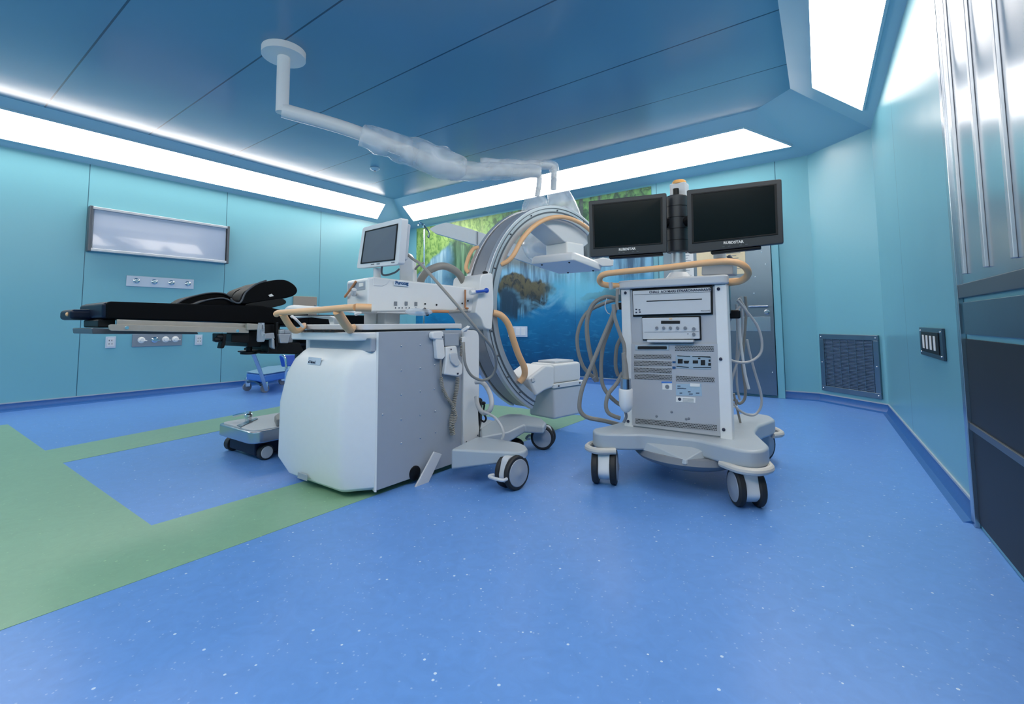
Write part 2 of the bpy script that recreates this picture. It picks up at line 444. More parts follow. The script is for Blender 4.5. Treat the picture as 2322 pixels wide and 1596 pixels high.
# green inlay frame in the floor
mb = MB()
zf = .0015
for quad in ([(-4.82, .80), (-4.29, .80), (-4.76, 3.6), (-5.52, 4.15)], [(-5.52, 4.15), (-4.76, 3.6), (-2.62, 3.6), (-2.1, 4.15)],
             [(-2.1, 4.15), (-2.62, 3.6), (-2.62, .80), (-2.1, .80)], [(-6.4, .16), (-6.4, .80), (-2.1, .80), (-2.1, .16)]):
    mb.prism([(x, y, 0) for x, y in quad], (0, 0, zf))
struct('trim_8', mb, M['floor_g'])

# ------------------------------------------------------------------ mural
def mural_material():
    m = mat('waterfall_mural_print', (20, 80, 150), 0.3, spec=.5)
    nt = m.node_tree; b = nt.nodes['Principled BSDF']; e = X(nt)
    g = nt.nodes.new('ShaderNodeNewGeometry'); P = g.outputs['Position']
    sp = nt.nodes.new('ShaderNodeSeparateXYZ'); nt.links.new(P, sp.inputs[0])
    wx = e.noise(P, 1, 1, 1, 1.3, 4); wz = e.noise(P, 1.3, 1, .9, 2.1, 4)
    x = e.m('ADD', sp.outputs[0], e.m('MULTIPLY', e.m('SUBTRACT', wx, .5), .9))
    z = e.m('ADD', sp.outputs[2], e.m('MULTIPLY', e.m('SUBTRACT', wz, .5), .5))
    x0, z0 = sp.outputs[0], sp.outputs[2]
    streak = e.noise(P, 6, 1, .45, 1.6, 6, .3)             # falling water
    leaf = e.noise(P, 3, 1, 2.2, 3.5, 6, .8)
    blotch = e.noise(P, 1, 1, 1.6, 1.6, 5, 1.2)
    # deep water
    col = e.mix(e.sm(z, .05, 1.25), rgb(8, 66, 108), rgb(12, 120, 172))
    col = e.mix(e.m('MULTIPLY', e.sm(blotch, .5, .75), .45), col, rgb(8, 58, 98))
    col = e.mix(e.m('MULTIPLY', e.sm(e.noise(P, 1, 1, 3.2, 2.6, 6, 2.0), .54, .7), .35), col, rgb(60, 150, 196))
    col = e.mix(e.sm(z, 1.12, 1.42), col, rgb(56, 158, 200))
    # misty falls above the water line
    falls = e.mix(e.sm(streak, .38, .66), rgb(52, 92, 124), rgb(128, 184, 214))
    col = e.mix(e.sm(z, 1.4, 1.62), col, falls)
    # dark rock face with thin falls
    rockf = e.mix(e.sm(streak, .42, .6), rgb(48, 60, 68), rgb(104, 122, 128))
    col = e.mix(e.m('MULTIPLY', e.sm(x, -5.6, -5.45), e.sm(z, 1.75, 1.95)), col, rockf)
    # hanging moss falls
    moss = e.mix(e.sm(streak, .42, .6), rgb(58, 92, 66), rgb(118, 158, 122))
    mm = e.m('MULTIPLY', e.m('MULTIPLY', e.sm(x0, -6.3, -6.15), e.sm(x0, -5.45, -5.6)), e.sm(z, 1.7, 1.95))
    col = e.mix(mm, col, moss)
    # upper forest
    forest = e.mix(e.sm(leaf, .36, .66), rgb(44, 74, 62), rgb(96, 150, 90))
    forest = e.mix(e.sm(e.noise(P, 5, 1, .25, 1.4, 3), .56, .64), forest, rgb(66, 74, 84))
    col = e.mix(e.sm(z, 2.28, 2.42), col, forest)
    # bright grass bank sloping down to the left
    slope = e.m('ADD', z, e.m('MULTIPLY', e.m('ADD', x0, 6.3), -.62))       # z - .62 (x + 6.3)
    grass = e.mix(e.sm(leaf, .36, .6), rgb(96, 140, 70), rgb(158, 192, 106))
    gm = e.m('MULTIPLY', e.m('MAXIMUM', e.sm(slope, 2.30, 2.40), e.sm(z, 2.38, 2.48)), e.sm(x, -4.9, -5.6))
    col = e.mix(gm, col, grass)
    # white fall under the grass bank
    wf = e.mix(e.sm(streak, .4, .66), rgb(104, 150, 178), rgb(176, 208, 222))
    wm = e.m('MULTIPLY', e.m('MULTIPLY', e.sm(slope, 2.38, 2.28), e.sm(z, 1.35, 1.6)), e.sm(x, -6.0, -6.25))
    col = e.mix(wm, col, wf)
    # rocks in the pool
    def blob(cx, cz, rx, rz, soft=.35):
        dx = e.m('DIVIDE', e.m('SUBTRACT', x, cx), rx); dz = e.m('DIVIDE', e.m('SUBTRACT', z, cz), rz)
        return e.sm(e.m('SQRT', e.m('ADD', e.m('MULTIPLY', dx, dx), e.m('MULTIPLY', dz, dz))), 1.0 + soft / 2, 1.0 - soft / 2)
    rock = e.mix(e.sm(z, 1.3, 1.6), rgb(30, 42, 52), rgb(92, 88, 66))
    rock = e.mix(e.m('MULTIPLY', e.m('MULTIPLY', e.sm(streak, .5, .6), .7), e.sm(z, 1.5, 1.35)), rock, rgb(96, 148, 176))
    rock = e.mix(e.sm(leaf, .45, .62), rock, rgb(34, 44, 52))
    col = e.mix(blob(-4.5, 1.45, .52, .27, .2), col, rock)
    col = e.mix(e.m('MULTIPLY', e.m('MULTIPLY', blob(-4.2, 1.25, .7, .16, 1.0), e.sm(blotch, .4, .55)), .8), col, rgb(120, 180, 208))
    col = e.mix(e.m('MULTIPLY', blob(-4.75, 1.2, .45, .22, .6), e.sm(streak, .42, .58)), col, rgb(34, 62, 84))
    col = e.mix(blob(-5.7, 1.45, .35, .25), col, rgb(70, 110, 78))
    col = e.mix(blob(-2.95, 1.3, .42, .09), col, rgb(38, 56, 66))
    col = e.mix(e.m('MULTIPLY', blob(-3.4, 1.42, .5, .3, 1.2), .7), col, rgb(120, 204, 226))
    # printed panel joints
    j = None
    for s_ in (-5.9, -4.7, -3.5): 
        t_ = e.m('LESS_THAN', e.m('ABSOLUTE', e.m('SUBTRACT', x0, s_)), .003); j = t_ if j is None else e.m('MAXIMUM', j, t_)
    col = e.mix(e.m('MULTIPLY', j, .5), col, rgb(20, 50, 90))
    nt.links.new(col, b.inputs['Base Color'])
    return m
mu = MB().bb((-7.10, BY - .012, .10), (-2.262, BY, 2.83)).build('wall_mural', mural_material())
tag(mu, 'large waterfall and forest wall mural with deep blue water behind the x-ray arm', 'mural')

# ------------------------------------------------------------------ left wall fittings
r = empty('film_viewer', (LX, 2.235, 1.80), 'wide white x-ray film viewer with dark end caps on the teal left wall', 'film viewer')
MB().bb((LX + .002, 1.50, 1.815), (LX + .06, 2.98, 2.33)).build('body', M['lgrey'], r, .004)
MB().bb((LX + .06, 1.51, 1.835), (LX + .066, 2.97, 2.305)).build('viewing_screen', M['film'], r)
for z in (2.305, 1.80): MB().bb((LX + .002, 1.49, z), (LX + .085, 2.99, z + .035)).build('rail', M['alu'], r, .006)
for y in (1.465, 2.985): MB().bb((LX + .002, y, 1.795), (LX + .092, y + .03, 2.345)).build('end_cap', M['frame_d'], r, .006)

def outlet_box(name, y0, y1, z0, z1, m, label, cat, grp=None):
    r = empty(name, (LX, (y0 + y1) / 2, z0), label, cat, grp)
    MB().bb((LX + .001, y0, z0), (LX + .014, y1, z1)).build('plate', m, r, .004)
    return r
r = outlet_box('outlet_rail', 1.865, 2.61, 1.407, 1.541, M['plate'], 'white wall strip with four round sockets below the film viewer', 'wall outlet')
for k in range(4):
    y = 1.965 + k * .19
    s_ = MB().lathe((LX + .014, y, 1.478), (1, 0, 0), [(0, .034), (.01, .034), (.014, .028), (.014, .016), (.03, .014)]).build('round_socket', M['chrome'], r)
    MB().cyl((LX + .03, y, 1.478), (LX + .038, y, 1.478), .011).build('socket_core', M['hole'], s_)
r = outlet_box('gas_outlet', 1.955, 2.50, .64, .80, M['plate_g'], 'grey metal medical gas plate under the operating table end', 'wall outlet')
for k, y in enumerate((2.05, 2.19, 2.31, 2.42)):
    mm_ = M['chrome'] if k == 1 else M['paper']
    g = MB().lathe((LX + .014, y, .725), (1, 0, 0), [(0, .04), (.012, .038), (.016, .026), (.034, .022), (.034, .01)]).build('gas_socket', mm_, r)
    MB().box((LX + .03, y + .03, .715), (.02, .05, .012), 0).build('lever', mm_, g, .002)
for y0, lab in ((1.695, 'square white wall socket left of the grey gas plate'), (2.655, 'narrow white wall socket right of the grey gas plate')):
    wd = .1 if y0 < 2 else .09
    r = outlet_box('wall_socket', y0, y0 + wd, .636, .776, M['plate'], lab, 'wall socket')
    MB().bb((LX + .014, y0 + .015, .655), (LX + .019, y0 + wd - .015, .757)).build('socket_insert', M['white'], r, .002)
    chips('slot', M['hole'], r, [((LX + .018, y0 + dy, .655 + dz - .004), (LX + .0205, y0 + dy + .006, .655 + dz + .012)) for dy, dz in ((.03, .07), (.055, .07), (.03, .03), (.058, .03))])
r = empty('wall_panel', (LX, 4.24, 1.1), 'beige flat access panel on the teal wall behind the black leg pads', 'panel')
MB().bb((LX + .001, 4.04, 1.02), (LX + .03, 4.445, 1.375)).build('panel_face', M['beige'], r, .004)
MB().bb((LX + .03, 4.40, 1.18), (LX + .04, 4.42, 1.24)).build('latch', M['steel'], r, .002)

# outlet strip on the mural
r = empty('wall_socket', (-4.5, BY - .012, .69), 'white triple socket plate on the deep blue part of the mural', 'wall socket')
MB().bb((-4.79, BY - .028, .68), (-4.40, BY - .013, .855)).build('plate', M['plate'], r, .004)
for k, x in enumerate((-4.70, -4.585, -4.475)):
    MB().bb((x - .042, BY - .033, .705), (x + .042, BY - .027, .83)).build('socket_insert', M['white'] if k else M['cream'], r, .003)
chips('slot', M['hole'], r, [((x - .008, BY - .036, z - .008), (x + .008, BY - .0325, z + .008)) for x, z in ((-4.715, .79), (-4.685, .79), (-4.70, .74))])

# ------------------------------------------------------------------ stainless door in the back wall
r = empty('door_1', (-1.45, BY, 0), None, None); tag(r, kind='structure')
DY = BY - .06
MB().bb((-2.10, DY, .03), (-.80, DY + .05, 2.12)).build('door_leaf', M['steel_d'], r, .004)
fr = MB(); fr.bb((-2.16, BY - .05, 0), (-2.10, BY - .001, 2.18)); fr.bb((-.795, BY - .05, 0), (-.72, BY - .001, 2.18)); fr.bb((-2.16, BY - .05, 2.12), (-.72, BY - .001, 2.2))
fr.build('door_frame', M['wall_p'], r, .004)
MB().bb((-1.36, DY - .006, .79), (-.835, DY, .965)).build('reflection_band', M['steel'], r, .002)  # thin bright plate standing in for a reflection on the door leaf
hd = MB(); hd.cyl((-1.06, DY - .04, 1.09), (-.85, DY - .04, 1.09), .009); 
for x in (-1.04, -.87): hd.cyl((x, DY - .04, 1.09), (x, DY, 1.09), .007)
hd.build('handle', M['steel'], r)
MB().lathe((-.87, DY, 1.02), (0, -1, 0), [(0, .03), (.01, .03), (.02, .02), (.035, .018)]).build('lock_knob', M['steel'], r)
dots('screw', M['chrome'], r, [(x, DY - .002, z) for x, z in ((-.9, 1.75), (-.86, 1.6), (-.98, 1.45), (-1.0, 1.25), (-.84, .3), (-1.9, .3))], .008)
def sheet(name, x0, x1, z0, z1, m, y, label, cat, parent=None):
    mb = MB(); nx = 6
    for i in range(nx):
        a = x0 + (x1 - x0) * i / nx; b = x0 + (x1 - x0) * (i + 1) / nx
        ya = y - .004 * math.sin(i); yb = y - .004 * math.sin(i + 1)
        mb.prism([(a, ya, z0), (b, yb, z0), (b, yb, z1), (a, ya, z1)], (0, .0012, 0))
    return tag(mb.build(name, m, parent), label, cat)
o1 = sheet('door_notice', -1.66, -1.08, 1.50, 1.86, M['paper_y'], DY - .009, 'yellowish printed notice sheet taped on the steel door behind the cart handle', 'notice')
o2 = sheet('door_notice', -1.98, -1.70, 1.40, 1.90, M['paper'], DY - .009, 'white paper notice left of the yellowish one on the steel door', 'notice')
mb = MB()
for k in range(9):
    z = 1.83 - k * .033; mb.bb((-1.30, DY - .0155, z), (-1.30 + .12 + .05 * ((k * 7) % 3) / 2, DY - .0145, z + .006))
mb.build('print', M['greyd'], o1)
mb = MB()
for k in range(12):
    z = 1.85 - k * .033; mb.bb((-1.95, DY - .0155, z), (-1.77 + .02 * ((k * 5) % 3), DY - .0145, z + .006))
mb.build('print', M['greyd'], o2)

# ------------------------------------------------------------------ return-air grille on the corner wall
cd = (Vector((*C_, 0)) - Vector((*B_, 0))); cl = cd.length; cu = cd.normalized(); cw = Vector((cu.y, -cu.x, 0)); UP = Vector((0, 0, 1))
cpt = lambda s_, z, o_=0: Vector((*B_, 0)) + cu * s_ + UP * z + cw * o_
g0, g1, gz0, gz1 = .05, cl - .05, .13, .76
r = empty('air_grille', cpt((g0 + g1) / 2, gz0), 'square louvred metal return-air grille low on the angled teal corner wall', 'air grille')
f = MB()
for (a, b, c, d) in ((g0, g1, gz0, gz0 + .055), (g0, g1, gz1 - .055, gz1), (g0, g0 + .055, gz0 + .055, gz1 - .055), (g1 - .055, g1, gz0 + .055, gz1 - .055)):
    f.prism([cpt(a, c, .001), cpt(b, c, .001), cpt(b, d, .001), cpt(a, d, .001)], cw * .022)
f.build('grille_frame', M['steel_d'], r, .003)
MB().prism([cpt(g0 + .05, gz0 + .05, .001), cpt(g1 - .05, gz0 + .05, .001), cpt(g1 - .05, gz1 - .05, .001), cpt(g0 + .05, gz1 - .05, .001)], cw * .004).build('grille_backing', mat('grille_backing', (86, 108, 132), .5), r)
for k in range(34):
    z = gz0 + .062 + k * (gz1 - gz0 - .12) / 34
    p = [cpt(g0 + .055, z, .006), cpt(g1 - .055, z, .006), cpt(g1 - .055, z + .009, .018), cpt(g0 + .055, z + .009, .018)]
    MB().prism(p, UP * .002).build('louvre', M['grille_slat'], r)
for k in range(7):
    s_ = g0 + .07 + k * (g1 - g0 - .14) / 6; MB().prism([cpt(s_, gz0 + .05, .016), cpt(s_ + .006, gz0 + .05, .016), cpt(s_ + .006, gz1 - .05, .016), cpt(s_, gz1 - .05, .016)], cw * .004).build('vertical_bar', M['steel_d'], r)
dots('screw', M['chrome'], r, [cpt(s_, z, .024) for s_ in (g0 + .025, g1 - .025) for z in (gz0 + .03, (gz0 + gz1) / 2, gz1 - .03)], .008)

# ------------------------------------------------------------------ right wall socket and steel door
ru = Vector((rdir.x, rdir.y, 0)); rw = Vector((-abs(ru.y), -ru.x * (1 if ru.y < 0 else -1), 0)); rw = Vector((ru.y, -ru.x, 0))
if rw.x > 0: rw = -rw
rpt = lambda d, z, o_=0: Vector((C_[0], C_[1], 0)) + ru * d + UP * z + rw * o_
r = empty('wall_socket', rpt(2.3, .7), 'dark metal socket plate with white slots on the right teal wall', 'wall socket')
s0, s1 = 1.98, 2.62
MB().prism([rpt(s0, .69, .001), rpt(s1, .69, .001), rpt(s1, .86, .001), rpt(s0, .86, .001)], rw * .012).build('plate', mat('dark_socket_plate', (66, 84, 100), .3, metal=.6), r, .003)
MB().prism([rpt(s0 + .08, .715, .013), rpt(s1 - .08, .715, .013), rpt(s1 - .08, .835, .013), rpt(s0 + .08, .835, .013)], rw * .004).build('socket_insert', M['black'], r, .002)
for k in range(4):
    d = s0 + .13 + k * .105
    MB().prism([rpt(d, .735, .017), rpt(d + .045, .735, .017), rpt(d + .045, .815, .017), rpt(d, .815, .017)], rw * .003).build('slot', M['paper'], r, .002)
dots('screw', M['chrome'], r, [rpt(d, z, .013) for d in (s0 + .04, s1 - .04) for z in (.71, .84)], .005)
# steel cabinet/door beyond the right wall's end
dd0 = 2.98
r = empty('door_2', rpt(3.6, 0), None, None); tag(r, kind='structure')
f = MB(); f.prism([rpt(dd0, 0, .001), rpt(dd0 + .05, 0, .001), rpt(dd0 + .05, 2.5, .001), rpt(dd0, 2.5, .001)], rw * .02)
f.prism([rpt(dd0, 2.5, .001), rpt(dd0 + 2.3, 2.5, .001), rpt(dd0 + 2.3, 2.56, .001), rpt(dd0, 2.56, .001)], rw * .02)
f.prism([rpt(dd0 + 2.25, 0, .001), rpt(dd0 + 2.3, 0, .001), rpt(dd0 + 2.3, 2.5, .001), rpt(dd0 + 2.25, 2.5, .001)], rw * .02)
f.build('door_frame', M['steel'], r, .003)
def panel(nm, d0, d1, z0, z1, m, th=.01, o0=.001, bv=.003): return MB().prism([rpt(d0, z0, o0), rpt(d1, z0, o0), rpt(d1, z1, o0), rpt(d0, z1, o0)], rw * th).build(nm, m, r, bv)
panel('upper_leaf', dd0 + .05, dd0 + 2.25, 1.06, 2.5, M['steel'], .008)
for k in range(7): panel('rib', dd0 + .16 + k * .3, dd0 + .19 + k * .3, 1.1, 2.45, M['alu'], .012, .009)
panel('mid_rail', dd0 + .05, dd0 + 2.25, 1.0, 1.06, M['frame_d'], .016)
panel('drawer_front', dd0 + .1, dd0 + 1.1, .84, .98, M['steel_d'], .014)
panel('drawer_front', dd0 + 1.15, dd0 + 2.2, .84, .98, M['steel_d'], .014)
panel('lower_recess', dd0 + .05, dd0 + 2.25, .02, .82, M['shelf'], .004)
panel('lower_rail', dd0 + .05, dd0 + 2.25, .42, .45, M['frame_d'], .012)

# ceiling smoke detector
cp_ = onz(850, 381, Z2)
r = empty('smoke_detector', cp_, 'small round detector on the blue ceiling panel', 'smoke detector')
MB().lathe(cp_ + Vector((0, 0, -.001)), (0, 0, -1), [(0, .07), (.012, .07), (.03, .05), (.04, .03)]).build('housing', M['soffit'], r)
MB().cyl(cp_ + Vector((0, 0, -.04)), cp_ + Vector((0, 0, -.05)), .015).build('sensor', M['greyd'], r)
# ------------------------------------------------------------------ shared pieces for the machines
def dep(px, py, D): return CP + ray(px, py) * (D / F)
def depp(pts, D=None): return [dep(p[0], p[1], p[2] if len(p) > 2 else D) for p in pts]

def caster(parent, x, y, R=.095, rz=0.0, z_top=.2, wheel_w=.03, gap=.026, pedal=True, cover=None):
    """twin-wheel caster, wheel axis along rz"""
    ax = Vector((math.cos(rz), math.sin(rz), 0)); fw = Vector((-ax.y, ax.x, 0)); c = Vector((x, y, R))
    cs = MB().prism([c + fw * a * R + UP * b * R + ax * (-gap / 2 - .002) for a, b in rnd([(-.95, -.25), (-.6, .95), (.6, .95), (.95, -.25), (.3, -.75), (-.3, -.75)], .3)], ax * (gap + .004))
    cs.cyl(c + UP * (R * .7), (x, y, z_top), .022)
    cst = cs.build('caster', cover or M['lgrey'], parent, .003)
    for sgn in (-1, 1):
        a = c + ax * sgn * (gap / 2); w_ = ax * sgn
        wl = MB().lathe(a, w_, [(0, R * .8), (.002, R * .95), (.008, R), (wheel_w - .008, R), (wheel_w - .001, R * .93), (wheel_w, R * .8)], 32).build('wheel', M['rubber'], cst)
        MB().lathe(a + w_ * (wheel_w - .001), w_, [(0, R * .8), (.004, R * .76), (.006, R * .3), (.012, R * .16), (.013, .002)], 28).build('hub', M['grey'], cst)
    if pedal:
        p = [c + fw * (-R * 1.0) + ax * .05 + UP * -.01, c + fw * (-R * 1.35) + ax * .045 + UP * -.01, c + fw * (-R * 1.4) - ax * .045 + UP * -.01, c + fw * (-R * 1.0) - ax * .05 + UP * -.01]
        MB().tube(p, .009, n=8, res=5).build('brake_pedal', M['lgrey'], cst)
    return cst

def coil(path, R, r, turns, n=6):
    """helix of wire radius r wound with radius R around a path"""
    P = [Vector(p) for p in path]; L = [0]
    for i in range(1, len(P)): L.append(L[-1] + (P[i] - P[i - 1]).length)
    N = turns * 10; out = []
    for k in range(N + 1):
        s_ = L[-1] * k / N; i = max(j for j in range(len(L)) if L[j] <= s_ + 1e-9); i = min(i, len(P) - 2)
        t_ = (s_ - L[i]) / max(L[i + 1] - L[i], 1e-6); c = P[i].lerp(P[i + 1], t_); tg = (P[i + 1] - P[i]).normalized()
        x = Vector((0, 0, 1)).cross(tg); x = x.normalized() if x.length > .1 else Vector((1, 0, 0)); y = tg.cross(x)
        a = 2 * math.pi * k / 10; out.append(c + x * R * math.cos(a) + y * R * math.sin(a))
    return MB().tube(out, r, n=n, smooth=False)

def spline(pts, res=6):
    pts = [Vector(p) for p in pts]; P = []; L = len(pts)
    for i in range(L - 1):
        p0, p1, p2, p3 = pts[max(i - 1, 0)], pts[i], pts[i + 1], pts[min(i + 2, L - 1)]
        for k in range(res):
            t = k / res; P.append(0.5 * ((2 * p1) + (p2 - p0) * t + (2 * p0 - 5 * p1 + 4 * p2 - p3) * t * t + (3 * p1 - p0 - 3 * p2 + p3) * t ** 3))
    return P + [pts[-1]]

# ================================================================== C-ARM X-RAY MACHINE
ca = empty('c_arm_machine', (-2.45, 2.0, 0), 'large white mobile x-ray machine with a ring-shaped arm, grey side panel and small tilted screen', 'x-ray machine')
hh = Vector((math.cos(math.radians(80)), math.sin(math.radians(80)), 0)); nv = Vector((hh.y, -hh.x, 0))
KC = Vector((-1.958, 3.403, 1.02))
def K(s_, z, n=0.0): return Vector((KC.x, KC.y, 0)) + hh * s_ + nv * n + UP * z
def kp(px, py, n=0.0): return onp(px, py, KC + nv * n, nv)
def kprism(pts, n0, n1, r=0.0):
    """pixel outline lying in the arm's own plane at n0, given real thickness back to n1"""
    q = [kp(x, y, n0) for x, y in pts]
    return MB().prism(q, nv * (n1 - n0))

# console body
MB().bb((-2.80, 1.62, .05), (-2.085, 2.40, .85)).build('body', M['white'], ca, .01)
lev = [(.03, 1.50, -2.70, -2.20, 1.64, -2.09), (.05, 1.475, -2.73, -2.18, 1.61, -2.075), (.13, 1.455, -2.815, -2.175, 1.60, -2.068), (.45, 1.455, -2.81, -2.175, 1.60, -2.068), (.62, 1.475, -2.775, -2.17, 1.60, -2.068),
       (.70, 1.50, -2.735, -2.16, 1.60, -2.068), (.745, 1.53, -2.69, -2.155, 1.60, -2.068), (.765, 1.56, -2.67, -2.15, 1.60, -2.068)]
rings = []
for (z, yb, xl, xr, ys, xs) in lev:
    o_ = rnd([(xs, ys), (xr, yb), (xl, yb), (xl - .04, ys), (xl - .04, 1.64), (xs, 1.64)], [0, .03, .06, 0, 0, 0])
    rings.append([Vector((p.x, p.y, z)) for p in o_])
cover = MB().loft(rings).build('front_cover', M['white_metal'], ca, .006, ang=50)
MB().prism([Vector((-2.07, 1.598, .03)), Vector((-2.062, 1.605, .03)), Vector((-2.062, 1.605, .86)), Vector((-2.07, 1.598, .86))], (-.05, .02, 0)).build('corner_strip', M['white'], ca)
# recessed neck and rear tray lip
MB().bb((-2.66, 1.565, .755), (-2.075, 1.66, .83)).build('neck', M['grey'], ca, .008)
MB().prism([Vector((p.x, p.y, .815)) for p in rnd([(-2.78, 1.5), (-2.16, 1.5), (-2.075, 1.62), (-2.075, 1.75), (-2.78, 1.75)], [.05, .03, 0, 0, 0])], (0, 0, .045)).build('rear_tray', M['white'], ca, .008)
tb = MB().prism([Vector((p.x, p.y, .872)) for p in rnd([(-2.72, 1.56), (-2.12, 1.56), (-2.09, 2.30), (-2.72, 2.30)], [.04, .04, .02, .02])], (0, 0, .032)); tb.build('top_deck', M['lgrey'], ca, .006)
MB().bb((-2.70, 1.6, .85), (-2.2, 2.25, .873)).build('deck_gap', M['greyd'], ca)
for k in range(7):
    x = -2.66 + k * .055; MB().bb((x, 1.496, .862), (x + .032, 1.56, .871)).build('vent_slot', M['hole'], ca)
# side panel with rivets
MB().bb((-2.085, 1.605, .035), (-2.066, 2.262, .862)).build('side_panel', M['grey'], ca, .003)
for (px, py) in ((910, 785), (953, 782), (910, 840), (953, 835), (910, 895), (953, 888), (910, 951), (953, 941), (986, 828), (985, 882), (987, 932), (953, 993), (988, 980), (910, 1005), (868, 940)):
    p = onx(px, py, -2.064); MB().sphere(p, .0055, (.5, 1, 1), 10, 6).build('rivet', M['chrome'], ca)
# right-hand column cover
MB().prism([Vector((-2.05, p.x, p.y)) for p in rnd([(2.264, .13), (2.42, .13), (2.42, .86), (2.264, .86)], [0, .01, .06, .01])], (-.2, 0, 0)).build('column_cover', M['white'], ca, .005)
dots('rivet', M['frame_d'], ca, [(-2.049, 2.29, .15), (-2.049, 2.40, .17)], .005)
# name plates
pn = Vector((0, -1, 0))
lp = [ony(x, y, 1.492) for x, y in ((701, 809), (729, 812), (726, 828), (698, 825))]
lb = MB().prism(lp, (0, -.003, 0)).build('label_plate', M['plate'], ca)
text_mb('eTuload', .022, lp[3] + Vector((.01, -.0035, .006)), (1, 0, 0), UP, pn, .0006, .0006).build('lettering', M['ink'], lb)
text_mb('- - -', .014, lp[3] + Vector((.02, -.0035, .028)), (1, 0, 0), UP, pn, .0006).build('lettering', M['greyd'], lb)
lp2 = MB().prism([ony(x, y, 1.455) for x, y in ((677, 1071), (699, 1078), (697, 1090), (676, 1083))], (0, -.004, 0)).build('label_plate', M['grey'], ca)
# wheel arch, rear wheel and brake lever on the side
MB().lathe((-2.066, 1.87, .06), (1, 0, 0), [(0, .04), (.006, .04), (.010, .032)], 24).build('rear_wheel_cap', M['black'], ca)
q = [onx(x, y, -2.02) for x, y in ((985, 1024), (1003, 1030), (960, 1120), (938, 1112))]
MB().prism(q, (-.012, 0, 0)).build('brake_lever', M['lgrey'], ca, .004)
for (x, y) in ((-2.68, 1.78), (-2.2, 1.80), ): caster(ca, x, y, .06, 0, .1, pedal=False)
# base and legs
def plan(pts, z0, z1, r, name, m, parent, bv=.012):
    return MB().prism([Vector((p.x, p.y, z0)) for p in rnd(pts, r)], (0, 0, z1 - z0)).build(name, m, parent, bv, 3)
def leg(pts, zt, name):
    """top outline in pixels with the height of its underside at each corner"""
    tp_ = [onz(x, y, zt) for x, y, zb in pts]; bt = [Vector((p.x, p.y, q_[2])) for p, q_ in zip(tp_, pts)]
    return MB().loft([bt, tp_]).build(name, M['base_grey'], ca, .014, 3, ang=50)
leg([(1022, 1018, .085), (1082, 989, .085), (1140, 996, .12), (1178, 1003, .14), (1192, 1009, .15), (1197, 1016, .155), (1192, 1022, .155), (1176, 1025, .15), (1100, 1022, .12)], .2, 'base_leg')
plan([(-2.7, 1.7), (-2.09, 1.7), (-2.09, 2.42), (-2.7, 2.42)], .07, .125, .03, 'base_frame', M['base_grey'], ca)
leg([(1087, 972, .11), (1134, 943, .12), (1150, 938, .13), (1182, 938, .14), (1228, 948, .15), (1239, 957, .15), (1233, 967, .15), (1190, 962, .14), (1154, 979, .13), (1091, 990, .11)], .2, 'base_leg')
plan([(-2.62, 2.35), (-2.1, 2.35), (-2.05, 2.75), (-2.3, 2.8)], .1, .18, .03, 'base_frame', M['base_grey'], ca)
caster(ca, -1.57, 2.13, .092, math.radians(-8), .15, gap=.04)
caster(ca, -1.87, 2.92, .085, math.radians(-70), .15, gap=.03)
pd = MB().sphere((-2.0, 2.74, .06), .06, (1.3, .8, .6)); pd.build('foot_brake', M['black'], ca)

# lifting column and horizontal carriage
MB().bb((-2.545, 1.86, .90), (-2.42, 1.98, 1.03)).build('lift_column', M['white'], ca, .01)
MB().bb((-2.41, 1.86, .90), (-2.33, 1.98, 1.03)).build('lift_column', M['lgrey'], ca, .01)
car = kprism(rnd([(834, 630), (850, 627), (871, 630), (1098, 655), (1098, 708), (996, 704), (834, 707)], [5, 3, 8, 0, 0, 0, 6]), -.02, -.30).build('carriage_housing', M['white'], ca, .012, 3)
kprism([(850, 702), (945, 704), (940, 712), (856, 709)], -.03, -.28).build('underside_rail', M['lgrey'], ca, .004)
sE = (kp(834, 670, -.02) - K(0, 0)).dot(hh)
def E3(n, z, o=.004): return K(sE - o, z, n)      # a point on the housing's rear end face
def eprism(name, n0, n1, z0, z1, th, m, bv=.002, o=0.0): return MB().prism([E3(n0, z0, o), E3(n1, z0, o), E3(n1, z1, o), E3(n0, z1, o)], hh * -th).build(name, m, ca, bv)
eprism('side_inset', -.05, -.28, 1.105, 1.155, .004, M['grey'])
eprism('button', -.07, -.12, 1.125, 1.147, .008, M['paper'], .001)
MB().tube([E3(-.17, 1.085, .01), E3(-.10, 1.08, .05), E3(-.07, 1.105, .06)], .014, n=10).build('lock_lever', M['lgrey'], ca)
MB().tube([E3(-.16, 1.16, .008), E3(-.21, 1.12, .015), E3(-.275, 1.075, .02), E3(-.29, 1.085, .01)], .007, n=8, res=4).build('trim_strip', M['brown'], ca)
kprism([(846, 629), (886, 633), (877, 645), (868, 649), (847, 648)], -.017, -.03).build('access_cap', M['white'], ca, .004)
# blue badge
bp_ = [kp(x, y, -.017) for x, y in ((893, 637), (926, 640), (926, 650), (893, 647))]
bd = MB().prism(bp_, nv * .003).build('badge', M['plate'], ca)
text_mb('Purccug', .028, bp_[3] + hh * .008 + nv * .004 + UP * .008, hh, UP, nv, .0008, .0012).build('lettering', M['inkb'], bd)
for (x, y) in ((897, 688), (921, 688), (943, 689)):
    p = kp(x, y, -.018); MB().prism([p - hh * .01 - UP * .012, p + hh * .01 - UP * .012, p + hh * .01 + UP * .012, p - hh * .01 + UP * .012], nv * .002).build('symbol', M['greyd'], ca)
for x in (897, 905, 912, 921, 928, 943): MB().sphere(kp(x, 698, -.018), .004, (1, 1, 1), 8, 5).build('screw', M['ink'], ca)
dots('screw', M['hole'], ca, [kp(x, y, -.018) for x, y in ((964, 689), (990, 691), (1048, 688), (1061, 682))], .006)
